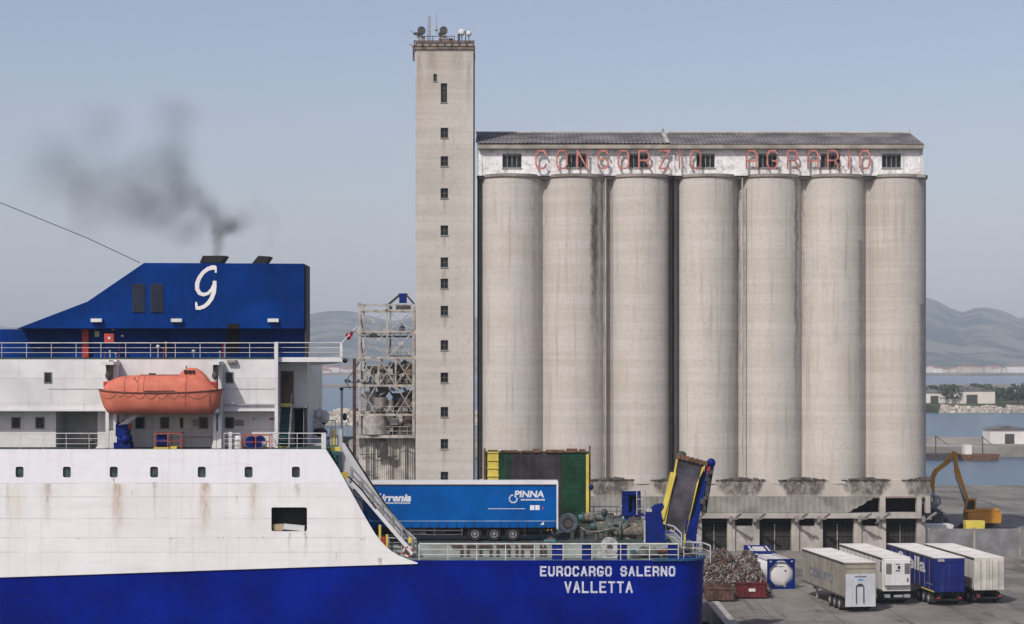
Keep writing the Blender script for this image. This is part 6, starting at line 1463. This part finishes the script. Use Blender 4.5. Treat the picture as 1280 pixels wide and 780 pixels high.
for p in (160, 177, 184, 236): 
    pts = []
    for j in range(0, 6):
        a = math.pi*j/12; g = lerp_tab(gun, p)-.5; c = lerp_tab(can, p); b = lerp_tab(bm, p)*.9; pts.append((lx(p), YB_-b*abs(math.cos(a))**.7-.015, lz(g)+(lz(c)-lz(g))*abs(math.sin(a))**.75))
    mb.path(pts, .014, 4)
for p in (236, 265): mb.path([(lx(p), YB_-lerp_tab(bm, p)-.02, lz(492)), (lx(p), YB_-lerp_tab(bm, p)*.9-.05, lz(508))], .018, 4)
mb.build('strap_line', mat('strap_brown', (.2, .07, .04), .7), t)
mb = M(); mb.box(lx(186.5), lx(194), YB_-.2, YB_+.2, lz(468.5), lz(466.4)); mb.tube((lx(233), YB_, lz(461)), (lx(233), YB_, lz(457.5)), .04); mb.cbox((lx(173), YB_-1.28, lz(473)), .06, .06, .2); mb.build('roof_hatch', DKSTEEL, t)
mb = M(); mb.tube((lx(268), YB_, lz(515)), (lx(273), YB_, lz(515)), .08); mb.ball((lx(271), YB_-.3, lz(513.5)), .26, .2, .22); mb.tube((lx(273), YB_, lz(515)), (lx(274), YB_, lz(515)), .3, 12); mb.build('propeller_guard', STEEL, t)

# ================================================================ blue curtain trailer on deck
Yt0 = 137.0; k = Yt0/F; tx0, tx1 = PX(697.5, Yt0)-13.6, PX(697.5, Yt0); tz = zM
t = thing('curtain_trailer', 'long blue curtain sided trailer parked on the ship deck with white lettering', 'trailer', (tx0, Yt0, tz))
top = PZ(602, Yt0); low = PZ(659.5, Yt0)
BC = NT('blue_curtain'); p_ = BC.obj(); c = BC.mix(BC.ramp(BC.noise(p_, .5, 4), .3, .7), (.0, .066, .27), (.0, .088, .34)); BC.base(c); BC.b.inputs['Roughness'].default_value = .5; BC.b.inputs['Specular IOR Level'].default_value = .06
BC.bump(BC.noise(BC.sc(p_, .8, 1, .6), 1.1, 3), .8, .12)
mb = M(); mb.box(tx0+.08, tx1-.1, Yt0, Yt0+2.5, low, top-.2); b_ = mb.build('curtain', BC.m, t)
mb = M(); mb.box(tx0, tx1+.02, Yt0-.04, Yt0+2.54, top-.2, top-.02); mb.box(tx1-.1, tx1+.02, Yt0-.05, Yt0+2.55, low-.1, top-.2); mb.box(tx0, tx0+.08, Yt0-.05, Yt0+2.55, low-.1, top-.2); mb.build('roof_rail', WHITE, t, bevel=.01)
mb = M(); mb.box(tx0+.1, tx1-.12, Yt0-.03, Yt0-.003, top-.28, top-.2); mb.build('curtain_track', BLACK, t)
zline = PZ(651.3, Yt0)
mb = M(); mb.box(tx0+.1, tx1-.12, Yt0-.02, Yt0-.003, zline-.025, zline+.025); mb.build('curtain_hem', mat('hem_pale_blue', (.25, .38, .5), .6), t)
mb = M()
for j in range(22):
    x = tx0+.4+j*.615; mb.box(x-.02, x+.02, Yt0-.03, Yt0-.003, low+.03, zline-.08); mb.box(x-.04, x+.04, Yt0-.05, Yt0-.032, low, low+.08)
mb.build('curtain_strap', BLACK, t)
mb = M(); Yo = Yt0-.01; e = .012
mb.text('PINNA', (PX(643, Yo), Yo, PZ(621.7, Yo)), (1, 0, 0), (0, 0, 1), 8.4*k, 37*k, shear=.12, bold=.035)
mb.text('irrenia', (PX(476, Yo), Yo, PZ(627, Yo)), (1, 0, 0), (0, 0, 1), 9.2*k, 38*k, shear=.3, bold=.04)
mb.text('T', (PX(467.5, Yo), Yo, PZ(626.8, Yo)), (1, 0, 0), (0, 0, 1), 10*k, 9*k, shear=.3, bold=.04)
for i in range(10):
    a = 2*math.pi*i/10; mb.bar((PX(641.5, Yo)+.27*math.cos(a), Yo, PZ(623.5, Yo)+.27*math.sin(a)), (PX(641.5, Yo)+.37*math.cos(a), Yo, PZ(623.5, Yo)+.37*math.sin(a)), .008, .11, (0, 1, 0))
n = 20
for i in range(n):
    a, b = 2*math.pi*i/n, 2*math.pi*(i+1)/n; q = lambda a: (PX(641.5, Yo)+.26*math.cos(a), PZ(623.5, Yo)+.26*math.sin(a))
    if not (.15 < a < 1.3): mb.ribbon([q(a), q(b)], [.07, .07], Yo-.004, Yo)
random.seed(12)
def smallprint(x0, x1, y, h_):
    x = x0
    while x < x1: ww = random.uniform(.7, 1.9); mb.box(PX(x, Yo), PX(min(x+ww, x1), Yo), Yo-.004, Yo, PZ(y+h_/2, Yo), PZ(y-h_/2, Yo)); x += ww+random.uniform(.25, .6)
smallprint(651, 681, 624.7, 1.9); smallprint(478, 513, 628.8, 1.7); smallprint(610, 656, 635.9, 1.0)
mb.box(PX(662.5, Yo), PX(668, Yo), Yo-.004, Yo, PZ(637.5, Yo), PZ(631.5, Yo)); mb.box(PX(669, Yo), PX(674.5, Yo), Yo-.004, Yo, PZ(637.5, Yo), PZ(631.5, Yo)); mb.prism([(PX(675.5, Yo), PZ(656, Yo)), (PX(680, Yo), PZ(656, Yo)), (PX(680, Yo), PZ(651.5, Yo))], Yo-.03, Yo-.02)
mb.build('lettering', mat('curtain_white_print', (.66, .7, .74), .6, var=.06), t, recalc=False)
mb = M(); mb.box(PX(678, Yo), PX(679.3, Yo), Yo-.004, Yo, PZ(637, Yo), PZ(633, Yo)); mb.build('red_mark', RED, t)
mb = M(); mb.box(tx0+.2, tx1-.3, Yt0+.6, Yt0+.75, low-.32, low-.003); mb.box(tx0+.2, tx1-.3, Yt0+1.75, Yt0+1.9, low-.32, low-.003); mb.box(tx1-3.8, tx1-.1, Yt0+.3, Yt0+2.2, low-.25, low-.1); mb.box(tx1-.25, tx1-.1, Yt0+.1, Yt0+2.4, tz+.45, tz+.6)
for x in (tx1-.5, tx1-1.2): mb.box(x, x+.08, Yt0+.2, Yt0+.3, tz+.5, low)
mb.box(tx0+.6, tx1-4.2, Yt0+.5, Yt0+2.0, tz+.75, low-.003); mb.box(tx1-6.9, tx1-2.6, Yt0+.6, Yt0+1.9, tz+.35, low-.01); mb.box(tx0+.3, tx1-.4, Yt0+2.1, Yt0+2.4, tz+.3, low-.02)  # dark belly boxes added to keep sunlight off the deck beneath
mb.build('chassis', BLACK, t)
mb = M(); mb.box(tx0+3.3, tx1-6.6, Yt0+.05, Yt0+.09, tz+.72, tz+.8); mb.box(tx0+3.3, tx1-6.6, Yt0+.05, Yt0+.09, tz+.45, tz+.52)
for q in (3.3, 5, 6.9): mb.box(tx0+q, tx0+q+.06, Yt0+.06, Yt0+.12, tz+.4, low)
mb.build('side_guard', mat('guard_grey', (.1, .1, .1), .6), t)
for px in (593.5, 617.5, 641): 
    for y, s_ in ((Yt0+.28, -1), (Yt0+2.2, 1)): wheel(t, PX(px, Yt0), y, tz+.52, .53, .36, s_, mat('bright_rim', (.36, .37, .38), .45, metal=.3), local=False, rimr=.5)
for px in (577, 655): M().box(PX(px, Yt0), PX(px+2, Yt0), Yt0+.1, Yt0+.5, tz+.35, low-.003).build('mudguard', BLACK, t)
for y in (Yt0+.4, Yt0+2): mb = M(); mb.box(tx0+2.6, tx0+2.75, y, y+.12, tz+.05, low); mb.box(tx0+2.5, tx0+2.85, y-.1, y+.2, tz, tz+.05); mb.build('landing_leg', STEEL, t)
mb = M(); mb.cbox((PX(520, Yt0), Yt0+.4, tz+.65), 1.4, .5, .5); mb.tube((PX(545, Yt0), Yt0+.35, tz+.7), (PX(556, Yt0), Yt0+.35, tz+.7), .2, 12); mb.build('pallet_box', DKSTEEL, t)
for px in (684, 688.5): M().box(PX(px, Yt0), PX(px+1.5, Yt0), Yt0+.03, Yt0+.05, low-.22, low-.12).build('rear_lamp', mat('amber_lamp', (.5, .25, .03), .4), t)
